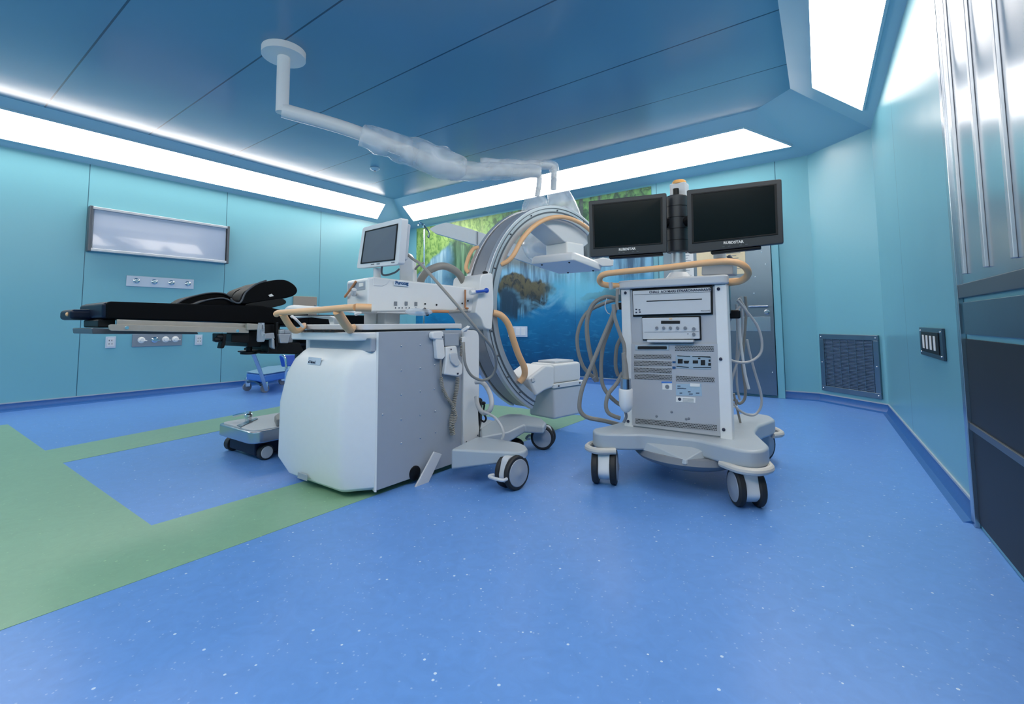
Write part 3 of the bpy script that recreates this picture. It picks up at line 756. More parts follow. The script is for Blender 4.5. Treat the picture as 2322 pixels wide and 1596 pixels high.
# end block that grips the ring
kprism(rnd([(1088, 650), (1091, 622), (1118, 618), (1120, 690), (1116, 749), (1098, 744), (1092, 722), (1078, 709)], [4, 8, 8, 0, 8, 8, 12, 2]), .03, -.29).build('ring_clamp', M['white'], ca, .015, 3)
MB().tube([kp(1055, 657, -.005), kp(1055, 698, -.005)], .006, n=8, smooth=False).build('trim_strip', M['brown'], ca)
for px in (1041, 1059): MB().sphere(kp(px, 699, -.005), .013, (1, 1, .6), 10, 6).build('trim_knob', M['brown'], ca)
MB().tube([kp(975, 706, .0), kp(1017, 706.5, .0)], .009, n=8, smooth=False).build('trim_strip', M['brown'], ca)
MB().tube([kp(1017, 706.5, .0), kp(1060, 704, .0)], .009, n=8, smooth=False).build('rod', M['cable'], ca)
lev_ = MB().cyl(kp(1066, 663, .055), kp(1106, 660, .055), .017, .013); lev_.build('release_handle', M['white'], ca, .003)
MB().cyl(kp(1080, 661, .075), kp(1102, 659, .075), .009).build('blue_tip', M['blue_d'], ca, label='blue release catch')
MB().sphere(kp(1103, 658.5, .065), .018, (1, 1, 1), 12, 8).build('blue_tip', M['blue_d'], ca, label='blue round knob')
MB().sphere(kp(1100, 618, .0), .02, (1, 1, .6), 10, 6).build('bolt', M['hole'], ca)
# the armrest-like white lever under the carriage with a black knob
MB().sphere(kp(950, 707, .05), .06, (.8, 1.6, .42), 18, 10, M=Matrix.Rotation(math.radians(-10), 3, 'Z')).build('clear_lever', M['trans'], ca)
MB().tube([kp(961, 700, .07), kp(967, 707, .07), kp(969, 714, .06)], .011, n=8).build('black_knob', M['black'], ca, label='black knob')

# the ring
def arc(r0, r1, n0, n1, t0, t1, steps=72):
    rings = []
    for k in range(steps + 1):
        t_ = math.radians(t0 + (t1 - t0) * k / steps); c, s_ = math.cos(t_), math.sin(t_)
        rings.append([K(c * r, KC.z + s_ * r, n) for r, n in ((r0, n0), (r1, n0), (r1, n1), (r0, n1))])
    return MB().loft(rings)
T0, T1 = 62, 243
ring = arc(.765, .83, -.045, -.205, T0, T1).build('ring_arm', M['grey'], ca, .004)
arc(.75, .865, .0, -.045, T0, T1).build('ring_flange', M['alu'], ring, .005)
arc(.75, .865, -.205, -.25, T0, T1).build('ring_flange', M['alu'], ring, .005)
arc(.832, .845, -.10, -.15, T0, T1).build('ring_belt', M['greyd'], ring, .002)
arc(.80, .812, .001, .004, T0, T1).build('ring_groove', M['frame_d'], ring)
arc(.835, .84, .001, .004, T0, T1).build('ring_groove', M['frame_d'], ring)
for t_ in (70, 95, 118, 138, 160, 176, 192, 205, 218, 230): 
    a = math.radians(t_); MB().sphere(K(math.cos(a) * .822, KC.z + math.sin(a) * .822, .003), .007, (1, 1, 1), 8, 5).build('ring_screw', M['frame_d'], ring)
for r_ in (.865,): arc(.845, .855, -.06, -.19, T0, T1).build('ring_cable_cover', M['dark_cover'], ring, .003)
# tan grab bars
def grab(ts, rr, n, r, name='grab_bar'):
    MB().tube([K(math.cos(math.radians(t_)) * q_, KC.z + math.sin(math.radians(t_)) * q_, n_) for t_, q_, n_ in zip(ts, rr, n)], r, n=12, res=6).build(name, M['tan'], ca, label='tan grab bar')
grab((156, 153, 148, 136, 122, 108, 94, 80, 68, 60, 57), (.77, .745, .735, .745, .752, .757, .76, .76, .76, .76, .775), (-.01, .02, .045, .05, .05, .05, .05, .05, .05, .04, .02), .018)
grab((183, 184.5, 190, 200, 210, 220, 225, 226), (.79, .745, .70, .685, .685, .69, .72, .77), (0, .03, .05, .055, .055, .05, .03, .005), .024)
grab((162, 160, 154, 149, 147), (.86, .882, .888, .882, .86), (-.24, -.262, -.268, -.262, -.24), .015)
# detector at the top
dc = hh * .06 + nv * .1
def KB(name, s0, s1, z0, z1, n0, n1, m, parent=None, bv=.01, **kw):
    return MB().prism([K(s0, z0, n0), K(s1, z0, n0), K(s1, z0, n1), K(s0, z0, n1)], (0, 0, z1 - z0)).build(name, m, parent or ca, bv, **kw)
cw_ = [K(math.cos(math.radians(t_)) * .768, KC.z + math.sin(math.radians(t_)) * .768, -.01) for t_ in range(112, 60, -4)] + [K(.36, 1.61, -.01), K(.30, 1.575, -.01), K(.03, 1.59, -.01), K(-.10, 1.65, -.01)]
cowl = MB().prism(cw_, nv * -.23).build('detector_cowl', M['lgrey'], ca, .01)
det = KB('detector_neck', .05, .29, 1.41, 1.60, .0, -.25, M['white'], bv=.02)
sb = [dep(1301, 588, 3.47), dep(1203, 598, 3.76), dep(1268, 625, 4.05), dep(1366, 613, 3.76)]
upn = (sb[1] - sb[0]).cross(sb[3] - sb[0]).normalized(); upn = upn if upn.z > 0 else -upn
cb_ = sum(sb, Vector()) / 4
sb_ = rnd([((p - cb_).dot((sb[1] - sb[0]).normalized()), (p - cb_).dot(upn.cross((sb[1] - sb[0]).normalized()))) for p in sb], .03)
u1 = (sb[1] - sb[0]).normalized(); v1 = upn.cross(u1)
MB().loft([[cb_ + u1 * p.x + v1 * p.y + upn * z_ for p in [q_ * k_ for q_ in sb_]] for z_, k_ in ((0, .98), (.008, 1.0), (.05, 1.0), (.068, .93))]).build('flat_detector', M['white'], ca, .004)
MB().prism(depp([(1338, 590), (1368, 584), (1392, 588), (1391, 603), (1366, 604)], 3.72), ROT @ Vector((0, 0, -.12))).build('detector_handle', M['white'], ca, .008)
dots('screw', M['hole'], ca, [cb_ + u1 * a_ + v1 * c2_ - upn * .001 for a_, c2_ in ((.12, .16), (-.14, .15), (.1, -.16), (-.15, -.16))], .008)
# x-ray tank at the bottom
KB('tank_body', -.165, .195, .14, .385, .02, -.26, M['lgrey'], bv=.02)
KB('tank_band', -.175, .205, .385, .42, .03, -.27, M['white'], bv=.005)
KB('tank_lid', -.16, .19, .42, .575, .015, -.255, M['white'], bv=.022)
KB('collimator_plate', -.09, .15, .575, .592, -.03, -.22, M['lgrey'], bv=.004)
tk = [kp(x, y, .02) for x, y in ((1198, 858), (1238, 827), (1258, 829), (1258, 878), (1236, 886), (1217, 899))]
MB().prism(tk, nv * -.26).build('tank_mount', M['white'], ca, .02, 3)
kprism([(1203, 858), (1210, 855), (1213, 864), (1206, 867)], .021, .03).build('latch', M['lgrey'], ca, .004)
dots('screw', M['frame_d'], ca, [K(-.12, .402, .032), K(.15, .402, .032)], .008)

# control screen on its post
q = [dep(822, 516, 2.87), dep(912, 493, 2.66), dep(903, 600, 2.70), dep(808, 609, 2.91)]
nrm = (q[1] - q[0]).cross(q[3] - q[0]).normalized()
if nrm.dot(CP - q[0]) < 0: nrm = -nrm
def inq(a, b, off=0.0):   # bilinear point on the screen quad
    return (q[0] * (1 - a) + q[1] * a) * (1 - b) + (q[3] * (1 - a) + q[2] * a) * b + nrm * off
def quad(a0, b0, a1, b1, off, th, r=.0):
    o_ = rnd([(a0, b0), (a1, b0), (a1, b1), (a0, b1)], r) if r else [Vector(v_) for v_ in ((a0, b0), (a1, b0), (a1, b1), (a0, b1))]
    return MB().prism([inq(p.x, p.y, off) for p in o_], nrm * th)
mon = quad(0, 0, 1, 1, 0, -.05, .06).build('control_screen', M['white'], ca, .006, 3)
quad(.12, .13, .9, .88, -.002, .004).build('screen_glass', M['screen_g'], mon)
fr_ = MB()
for a0, b0, a1, b1 in ((.10, .11, .92, .135), (.10, .87, .92, .895), (.10, .11, .125, .895), (.895, .11, .92, .895)): fr_.prism([inq(x, y, .001) for x, y in ((a0, b0), (a1, b0), (a1, b1), (a0, b1))], nrm * .003)
fr_.build('screen_frame', M['black'], mon)
for a_ in (.36, .5, .84): quad(a_, .925, a_ + .07, .95, .0, .002).build('button', M['greyd'], mon)
quad(.1, .1, .98, .9, -.05, -.03).build('screen_back', M['lgrey'], mon, .012)
pst = [dep(x, y, 2.99) for x, y in ((905, 583), (926, 572), (937, 590), (940, 646), (905, 644))]
pr_ = MB().prism(pst, ROT @ Vector((0, 0, -.10))); pr_.build('screen_post', M['white'], ca, .012)
MB().tube(depp([(866, 604, 2.80), (866, 620, 2.82), (875, 624, 2.85), (895, 618, 2.92), (905, 610, 2.95)]), .006).build('screen_cable', M['frame_d'], ca)
MB().cyl(dep(855, 608, 2.86), dep(855, 635, 2.86), .022).build('screen_stem', M['lgrey'], ca)

# tan push handles at the back of the console
bar = [ony(x, y, 1.36) for x, y in ((626, 713), (636, 709), (700, 705), (770, 699), (806, 697))]
bar2 = [ony(806, 697, 1.36), ony(842, 698, 1.42)]
MB().tube(bar, .017, n=12, res=5).build('push_handle', M['tan'], ca, label='tan push handle')
MB().tube(bar2, .02, n=12, smooth=False).build('push_handle_end', M['tan'], ca, label='tan handle end')
def strap(pts, wd, name, m, th=.02, y=1.36, y2=1.56):
    L_ = len(pts); A_ = []
    for i, (x, yy) in enumerate(pts): A_.append(ony(x, yy, y + (y2 - y) * i / (L_ - 1)))
    MB().tube(A_, wd, n=10, res=5, flat=.75).build(name, m, ca)
strap([(641, 712), (655, 735), (670, 750), (686, 745), (688, 738)], .02, 'handle_bracket', M['tan'])
strap([(765, 706), (780, 730), (794, 748), (800, 742)], .023, 'handle_bracket', M['tan'])
MB().tube([ony(x, y, 1.44) for x, y in ((662, 716), (676, 729), (687, 741))], .007, n=8).build('inner_wire', M['white'], ca)
MB().tube([ony(x, y, 1.62) for x, y in ((650, 702), (662, 697), (720, 701), (800, 702), (812, 712))], .02, n=12, flat=.6).build('white_rest_rail', M['white'], ca)
q_ = [ony(x, y, 1.7) for x, y in ((655, 716), (745, 716), (756, 722), (758, 741), (748, 741), (744, 724), (700, 719), (660, 722))]
MB().prism(q_, (0, .04, 0)).build('white_rest', M['white'], ca, .006)

# hand switch, its holder and coiled cords on the side panel
XH = -2.03
hs = MB().prism([onx(x, y, XH) for x, y in rnd([(981, 752), (1006, 750), (1008, 770), (981, 769)], 6)], (-.035, 0, 0)).build('hand_switch', M['white'], ca, .008, 3)
MB().prism([onx(x, y, XH - .004) for x, y in rnd([(988, 768), (1006, 768), (1010, 808), (1004, 815), (992, 814)], 3)], (-.03, 0, 0)).build('switch_grip', M['white'], hs, .008, 3)
MB().sphere(onx(1004, 764, XH + .002), .005).build('button', M['ink'], hs)
MB().prism([onx(x, y, XH - .01) for x, y in ((1008, 756), (1041, 755), (1041, 784), (1010, 785))], (-.02, 0, 0)).build('mount_plate', M['grey'], ca, .004)
hol = MB().prism([onx(x, y, XH) for x, y in rnd([(1012, 786), (1036, 784), (1040, 812), (1050, 828), (1049, 848), (1040, 854), (1008, 849), (1012, 815)], 4)], (-.03, 0, 0)).build('switch_holder', M['white'], ca, .008, 3)
MB().prism([onx(x, y, XH + .001) for x, y in rnd([(1018, 800), (1034, 800), (1038, 820), (1040, 828), (1030, 830), (1020, 820)], 4)], (.012, 0, 0)).build('holder_cup', M['lgrey'], hol, .004)
MB().sphere(onx(1023, 792, XH + .002), .005).build('screw', M['ink'], hol)
MB().box(onx(1038, 847, XH + .001), (.004, .014, .01)).build('screw', M['ink'], hol)
MB().tube([onx(x, y, -2.04) for x, y in ((999, 815), (999, 840), (1000, 856))], .006, n=8).build('switch_cord', M['cable'], ca)
coil(spline([onx(x, y, -2.045) for x, y in ((1000, 856), (1004, 880), (1014, 902), (1026, 918), (1030, 934))]), .008, .0038, 26).build('coiled_cord', M['chain'], ca)
coil(spline([onx(x, y, -2.045) for x, y in ((1038, 856), (1036, 880), (1031, 905), (1028, 930), (1022, 960), (1026, 985))]), .010, .0042, 34).build('coiled_cord', M['chain'], ca)
coil(spline([onx(x, y, -2.03) for x, y in ((1028, 926), (1033, 945), (1026, 965), (1029, 986))]), .009, .004, 16).build('coiled_cord', M['chain'], ca)
coil(spline([onx(x, y, -2.04) for x, y in ((1044, 765), (1046, 785), (1045, 808))]), .006, .003, 12).build('coiled_cord', M['chain'], ca)
pk = MB().prism([onx(x, y, XH) for x, y in rnd([(1048, 764), (1056, 764), (1058, 774), (1054, 780), (1048, 780)], 2)], (-.02, 0, 0)); pk.build('cord_plug', M['white'], ca, .003)
# thick hose arching behind the carriage, diagonal cable and loops
MB().tube(depp([(948, 652, 3.25), (958, 628, 3.2), (975, 612, 3.2), (1005, 603, 3.25), (1035, 616, 3.35), (1052, 640, 3.42), (1060, 668, 3.45)]), .026, n=14).build('thick_hose', M['cable'], ca)
MB().tube(depp([(942, 610, 3.0), (948, 603, 2.95), (960, 596, 2.9)]), .007).build('thin_cable', M['cable'], ca)
MB().tube(depp([(921, 575, 2.80), (940, 590, 2.75), (955, 600, 2.7), (1000, 650, 2.62), (1050, 708, 2.6), (1090, 757, 2.65), (1116, 790, 2.75), (1125, 824, 2.85), (1117, 851, 2.9), (1095, 862, 2.9), (1070, 852, 2.85), (1056, 828, 2.82), (1052, 800, 2.82), (1051, 776, 2.84)]), .0085, n=10).build('thin_cable', M['cable'], ca)
MB().tube(depp([(1078, 866, 3.02), (1095, 868, 3.0), (1110, 890, 2.95), (1115, 915, 2.9), (1108, 933, 2.9), (1095, 935, 2.95), (1084, 920, 3.0), (1080, 900, 3.05)]), .015, n=12).build('thin_cable', M['cable_l'], ca)
MB().tube(depp([(1098, 934, 2.9), (1120, 945, 2.85), (1136, 965, 2.8), (1142, 985, 2.78), (1138, 996, 2.78)]), .008, n=10).build('thin_cable', M['cable_l'], ca)
MB().tube(depp([(1092, 915, 3.0), (1098, 918, 3.0), (1096, 935, 3.0), (1102, 948, 2.98), (1098, 956, 2.98), (1090, 952, 3.0)]), .006, n=8).build('thin_cable', M['black'], ca)
MB().sphere(dep(1096, 914, 3.0), .016, (1, 1, .7), 12, 8).build('cable_plug', M['black'], ca)
MB().prism(depp([(1082, 905), (1090, 910), (1089, 960), (1083, 985)], 3.1), (-.05, .08, 0)).build('rear_cover', M['black'], ca, .008)
MB().loft([[dep(x, y, 2.98) for x, y in ((1046, 747), (1056, 742), (1062, 744), (1050, 752))], [dep(x, y, 3.0) for x, y in ((1052, 745), (1060, 738), (1066, 740), (1058, 752))]]).build('cap', M['white'], ca)

# ================================================================== MONITOR CART
mc = empty('monitor_cart', (-.86, 3.0, 0), 'grey wheeled cart with two dark flat screens on a mast and a tan handle loop', 'monitor cart')
YF = 2.70
X0, X1 = -1.145, -.565
def q3(px, py, off=0.0): return ony(px, py, YF - off)
def fp(name, pts, off, th, m, parent=None, r=0, bv=.002, **kw):
    o_ = rnd(pts, r) if r else pts
    return MB().prism([q3(p[0], p[1], off) for p in o_], (0, -th, 0)).build(name, m, parent or mc, bv, **kw)
cab = MB().prism([(X0 + .02, YF + .004, .275), (X1 - .02, YF + .004, .275), (X1 - .135, 3.22, .275), (X0 + .10, 3.22, .275)], (0, 0, .825)).build('cabinet', M['cart_grey'], mc, .004)
for (a, b) in ((X0 - .008, X0 + .05), (X1 - .05, X1 + .012)):
    MB().bb((a, YF - .006, .268), (b, YF + .05, 1.105)).build('frame_post', M['white_metal'], mc, .006)
dots('post_bolt', M['ink'], mc, [q3(x, y, .008) for x, y in ((1418, 664), (1629, 655), (1634, 814), (1424, 955), (1641, 974))], .009)
tray = MB().prism([Vector((p.x, p.y, 1.105)) for p in rnd([(X0 - .03, YF - .03), (X1 + .03, YF - .03), (X1 - .09, 3.26), (X0 + .06, 3.26)], .05)], (0, 0, .05)).build('top_tray', M['lgrey'], mc, .012, 3)
# tan handle loop
zc = 1.17
loop = [(-1.10, 2.70, 1.125), (-1.20, 2.685, 1.13), (-1.255, 2.66, 1.14), (-1.262, 2.63, 1.165), (-1.22, 2.60, 1.192), (-1.12, 2.60, 1.20), (-.86, 2.60, 1.205), (-.60, 2.60, 1.215), (-.50, 2.615, 1.21), (-.452, 2.65, 1.185), (-.452, 2.72, 1.15), (-.50, 2.76, 1.12), (-.58, 2.77, 1.115)]
MB().tube(loop, .018, n=14, res=6).build('handle_loop', M['tan'], mc, label='tan handle loop')
MB().tube([(-.59, 2.84, 1.13), (-.54, 2.86, 1.135), (-.52, 2.90, 1.135), (-.54, 2.96, 1.13), (-.62, 2.98, 1.13)], .014, n=12).build('side_rail', M['tan'], mc)
# printer drawer, control unit
pr = fp('printer', [(1437, 660), (1612, 652), (1613, 709), (1439, 714)], .004, .018, M['lgrey'], r=2)
fp('printer_frame', [(1434, 656), (1616, 648), (1617, 713), (1436, 718)], .0, .005, M['black'])
fp('paper_slot', [(1466, 682), (1592, 677), (1592, 679), (1466, 684)], .022, .002, M['hole'], pr)
fp('lid_line', [(1438, 668), (1612, 661), (1612, 662), (1438, 669)], .022, .001, M['frame_d'], pr)
lt_ = q3(1472, 665, .023)
text_mb('CHALS  AOI MARS ETNARONANARAIVN', .019, lt_, (1, 0, .0), UP, (0, -1, 0), .0005, .0005).build('lettering', M['ink'], pr)
for (x, y, s_) in ((1441, 703, 1), (1448, 704, 1), (1441, 710, 1), (1449, 709, 1)): fp('mark', [(x, y), (x + 4, y), (x + 4, y - 3), (x, y - 3)], .022, .001, M['ink'], pr)
text_mb('MULTOUNS', .009, q3(1589, 706, .023), (1, 0, 0), UP, (0, -1, 0), .0004).build('lettering', M['greyd'], pr)
cu = fp('control_unit', [(1458, 721), (1586, 719), (1588, 768), (1460, 769)], .004, .016, M['lgrey'], r=2)
fp('unit_frame', [(1456, 718), (1589, 716), (1591, 771), (1458, 772)], .0, .005, M['black'])
fp('display_window', [(1499, 727), (1542, 727), (1542, 734), (1499, 734)], .02, .002, M['hole'], cu)
fp('orange_mark', [(1517, 722), (1525, 722), (1524, 724), (1518, 724)], .02, .002, M['orange'], cu)
fp('unit_line', [(1461, 752.5), (1585, 751.5), (1585, 752.3), (1461, 753.3)], .02, .001, M['frame_d'], cu)
for px in (1489, 1504.5, 1520, 1536, 1553.5): MB().cyl(q3(px, 743.5, .018), q3(px, 743.5, .028), .0085).build('knob', M['greyd'], cu)
for py in (745.5, 758): MB().cyl(q3(1573, py, .018), q3(1573, py, .026), .009).build('knob', M['greyd'], cu)
MB().sphere(q3(1560, 757, .02), .003).build('button', M['ink'], cu)
fp('unit_tray', [(1471, 770), (1575, 770), (1575, 776), (1471, 776)], .01, .03, M['lgrey'], bv=.003)
# lower equipment panel
fp('rear_panel', [(1432, 779), (1628, 779), (1634, 989), (1432, 964)], .0, .006, M['cart_grey'])
def perf_material():
    m = mat('perforated_vent', (150, 152, 156), .5); nt = m.node_tree; b = nt.nodes['Principled BSDF']; e = X(nt)
    g = nt.nodes.new('ShaderNodeNewGeometry'); sp = nt.nodes.new('ShaderNodeSeparateXYZ'); nt.links.new(g.outputs['Position'], sp.inputs[0])
    x, z = sp.outputs[0], sp.outputs[2]; P_ = .0085
    row = e.m('FLOOR', e.m('DIVIDE', z, P_)); xs = e.m('ADD', e.m('DIVIDE', x, P_), e.m('MULTIPLY', e.m('MODULO', row, 2), .5))
    fx = e.m('SUBTRACT', e.m('FRACT', e.m('ADD', xs, 1000)), .5); fz = e.m('SUBTRACT', e.m('FRACT', e.m('DIVIDE', z, P_)), .5)
    d_ = e.m('SQRT', e.m('ADD', e.m('MULTIPLY', fx, fx), e.m('MULTIPLY', fz, fz)))
    nt.links.new(e.mix(e.m('LESS_THAN', d_, .36), rgb(160, 162, 166), rgb(16, 18, 24)), b.inputs['Base Color'])
    return m
M['perf'] = perf_material()
for pts in ([(1438, 803), (1522, 804), (1522, 814), (1438, 813)], [(1438, 818), (1523, 819), (1523, 830), (1438, 829)], [(1438, 833), (1523, 835), (1523, 846), (1438, 844)], [(1439, 848), (1524, 850), (1524, 862), (1439, 859)],
            [(1531, 784), (1618, 785), (1619, 797), (1531, 795)], [(1533, 852), (1620, 855), (1620, 867), (1533, 864)], [(1441, 948), (1626, 964), (1626, 977), (1441, 960)]):
    fp('vent_grille', pts, .006, .002, M['perf'], bv=0)
fp('drive_bay', [(1440, 782), (1517, 782), (1517, 794), (1440, 794)], .006, .003, M['alu'])
fp('drive_slot', [(1446, 785), (1512, 785), (1512, 792), (1446, 792)], .009, .002, M['hole'], r=2, bv=0)
io = fp('port_panel', [(1532, 805), (1612, 806), (1613, 838), (1533, 835)], .006, .002, M['alu'], bv=.001)
for pts in ([(1537, 814), (1548, 814), (1548, 824), (1537, 824)], [(1550, 818), (1563, 818), (1561, 824), (1552, 824)], [(1571, 817), (1583, 817), (1583, 824), (1571, 824)], [(1589, 816), (1599, 816), (1599, 828), (1589, 828)], [(1536, 806), (1565, 807), (1565, 808.5), (1536, 807.5)], [(1570, 807), (1610, 808), (1612, 811), (1570, 808.5)],
            [(1534, 830), (1562, 832), (1562, 833.5), (1534, 831.5)], [(1572, 832), (1612, 832), (1612, 833.5), (1572, 833.5)], [(1607, 815), (1611, 815), (1611, 820), (1607, 820)], [(1606, 823), (1612, 823), (1612, 829), (1606, 829)], [(1583, 811), (1588, 811), (1588, 814), (1583, 814)]):
    fp('port', pts, .008, .0015, M['hole'], io, bv=0)
for pts in ([(1525, 819), (1532, 819), (1532, 823), (1525, 823)], [(1525, 831), (1532, 831), (1532, 836), (1525, 836)]): fp('blue_port', pts, .006, .003, M['inkb'], label='blue port', bv=0)
s1_ = fp('sticker', [(1502, 866), (1524, 866), (1524, 884), (1502, 883)], .006, .0012, M['paper'], bv=0); fp('sticker_band', [(1500, 865), (1524, 865), (1524, 868.5), (1500, 868.5)], .008, .001, M['blue'], s1_, bv=0)
MB().lathe(q3(1513, 877, .008), (0, -1, 0), [(0, .012), (.0008, .012)]).build('mark', M['greyd'], s1_)
s2_ = fp('sticker', [(1533, 870), (1590, 870), (1592, 898), (1533, 896)], .006, .0012, M['paper_b'], bv=0)
fp('mark', [(1565, 869), (1587, 870), (1587, 877), (1565, 876)], .008, .001, M['paper'], s2_, bv=0)
for (x, y, w_) in ((1536, 876, 7), (1536, 881, 14), (1541, 892, 6), (1560, 889, 6), (1578, 892, 8), (1550, 882, 6), (1562, 894, 9)): fp('mark', [(x, y), (x + w_, y), (x + w_, y - 1.6), (x, y - 1.6)], .008, .0006, M['ink'], s2_, bv=0)
s3_ = fp('sticker', [(1533, 899), (1577, 901), (1577, 913), (1533, 911)], .006, .0012, M['paper'], bv=0)
MB().lathe(q3(1541, 905, .0075), (0, -1, 0), [(0, .009), (.0008, .009)]).build('mark', M['ink'], s3_)
for k in range(3): fp('mark', [(1548, 903.5 + k * 3), (1573, 904.5 + k * 3), (1573, 905.3 + k * 3), (1548, 904.3 + k * 3)], .008, .0006, M['greyd'], s3_, bv=0)
for (x, y) in ((1489, 944), (1523, 934), (1556, 950), (1562, 949)): MB().lathe(q3(x, y, .006), (0, -1, 0), [(0, .007), (.002, .007), (.003, .004)], 14).build('fastener', M['greyd'], mc)
# base
plan([(-1.285, 2.52), (-1.20, 2.42), (-1.02, 2.52), (-.98, 2.56), (-.72, 2.60), (-.66, 2.58), (-.48, 2.50), (-.395, 2.54), (-.375, 2.66), (-.49, 2.95), (-.50, 3.15), (-.44, 3.40), (-.50, 3.55), (-.62, 3.55), (-.80, 3.30), (-.92, 3.30), (-1.10, 3.55), (-1.24, 3.52), (-1.22, 3.3), (-1.19, 2.95), (-1.24, 2.62)],
     .198, .288, [.07, .07, .08, .03, .03, .08, .08, .07, .05, .05, .05, .05, .05, .05, .08, .08, .05, .05, .05, .05, .05], 'cart_base', M['base_grey'], mc, .022)
def bumper(pts, name='bumper'): MB().tube([Vector((x, y, .195)) for x, y in pts], .018, n=10, flat=1.0).build(name, M['cream'], mc)
bumper([(-1.24, 2.62), (-1.285, 2.54), (-1.27, 2.45), (-1.195, 2.415), (-1.11, 2.47)])
bumper([(-.585, 2.56), (-.49, 2.495), (-.41, 2.51), (-.37, 2.60), (-.40, 2.70)])
bumper([(-.46, 3.36), (-.42, 3.44), (-.47, 3.55), (-.56, 3.58)])
caster(mc, -1.19, 2.50, .095, math.radians(20), .2, wheel_w=.038, gap=.06, pedal=False, cover=M['white'])
caster(mc, -.48, 2.60, .09, math.radians(32), .2, wheel_w=.035, gap=.06, pedal=False, cover=M['white'])
caster(mc, -.55, 3.50, .10, math.radians(-25), .2, pedal=False)
caster(mc, -1.17, 3.46, .10, math.radians(0), .2, pedal=False)
MB().lathe((-.80, 2.80, .20), (0, 0, -1), [(0, .30), (.03, .31), (.05, .29), (.085, .2), (.10, .02)], 40).build('belly_dish', M['greyd'], mc)
MB().loft([[(-1.0, 2.56, .20), (-.74, 2.49, .175), (-.66, 2.6, .20), (-1.0, 2.66, .20)], [(-1.0, 2.57, .25), (-.74, 2.50, .20), (-.66, 2.62, .25), (-1.0, 2.66, .25)]]).build('foot_plate', M['base_grey'], mc, .006)
# mast
mx, my = ony(1535, 500, 2.86).x, 2.86
MB().lathe((mx, my, 1.15), UP, [(0, .075), (.02, .075), (.045, .055), (.05, .05)], 32).build('mast_collar', M['lgrey'], mc)
MB().cyl((mx, my, 1.19), (mx, my, 1.36), .042, n=28).build('mast_pole', M['alu'], mc)
zb, zt = ony(1535, 573, my).z, ony(1533, 446, my).z
mj = MB().cyl((mx, my, zb), (mx, my, zt), .066, n=32).build('mast_sleeve', M['bezel'], mc, .008)
for k in range(1, 5):
    z = zb + (zt - zb) * k / 5; MB().lathe((mx, my, z), UP, [(0, .0675), (.003, .0675)], 32).build('sleeve_ring', M['black'], mj)
MB().cyl((mx, my, zt), (mx, my, ony(1533, 428, my).z), .018).build('mast_tip', M['black'], mc)
bz = ony(1533, 446, my + .06).z
bc_ = MB().bb((mx - .048, my + .03, bz - .02), (mx + .048, my + .11, ony(1533, 418, my + .06).z)).build('beacon_base', M['lgrey'], mc, .006)
MB().lathe((mx, my + .07, ony(1533, 418, my + .06).z), UP, [(0, .042), (.012, .042), (.022, .034), (.026, .01)], 24).build('beacon', M['orange'], bc_, label='orange beacon lamp')
def display(name, q, th, label):
    q = [Vector(p) for p in q]; n = (q[1] - q[0]).cross(q[3] - q[0]).normalized()
    if n.dot(CP - q[0]) < 0: n = -n
    P_ = lambda a, b, o=0: (q[0] * (1 - a) + q[1] * a) * (1 - b) + (q[3] * (1 - a) + q[2] * a) * b + n * o
    def qq(a0, b0, a1, b1, o, t_, r=0):
        return MB().prism([P_(p[0], p[1], o) for p in (rnd([(a0, b0), (a1, b0), (a1, b1), (a0, b1)], r) if r else ((a0, b0), (a1, b0), (a1, b1), (a0, b1)))], n * t_)
    d_ = qq(0, 0, 1, 1, 0, -th, .025).build(name, M['bezel'], mc, .004, label=label)
    qq(.07, .09, .93, .84, -.001, .003).build('screen', M['screen'], d_)
    f_ = MB()
    for a0, b0, a1, b1 in ((.05, .07, .95, .092), (.05, .838, .95, .86), (.05, .07, .072, .86), (.928, .07, .95, .86)): f_.prism([P_(x, y, .0) for x, y in ((a0, b0), (a1, b0), (a1, b1), (a0, b1))], n * .004)
    f_.build('inner_bezel', M['black'], d_, .001)
    qq(.08, .08, .92, .92, -th, -.035).build('rear_housing', M['black'], d_, .012)
    qq(.25, 1.0, .95 if q[0].x < -1 else .78, 1.045, -.01, -.05).build('bottom_lip', M['black'], d_, .006)
    c_ = P_(.5, .925, .002); u_ = (q[1] - q[0]).normalized(); v_ = (q[0] - q[3]).normalized()
    text_mb('RUBDSTAR', .02, c_ - u_ * .05, u_, v_, n, .0006, .0006).build('lettering', M['paper'], d_)
    for a_ in (.38, .44, .56, .62): qq(a_, .955, a_ + .025, .962, 0, .002).build('button', M['frame_d'], d_)
    return d_
display('display_screen', [ony(1334, 456, 2.60), ony(1511, 437, 2.72), ony(1512, 571, 2.72), ony(1338, 583, 2.60)], .04, 'left dark flat display')
display('display_screen', [ony(1557, 431, 2.72), ony(1772, 405, 2.78), ony(1777, 551, 2.78), ony(1560, 574, 2.72)], .04, 'right dark larger flat display')
MB().cyl((mx - .055, my, 1.5), (ony(1500, 500, 2.75).x, 2.765, 1.5), .03).build('display_arm', M['black'], mc)
MB().cyl((mx + .055, my, 1.5), (ony(1570, 500, 2.75).x, 2.765, 1.5), .03).build('display_arm', M['black'], mc)
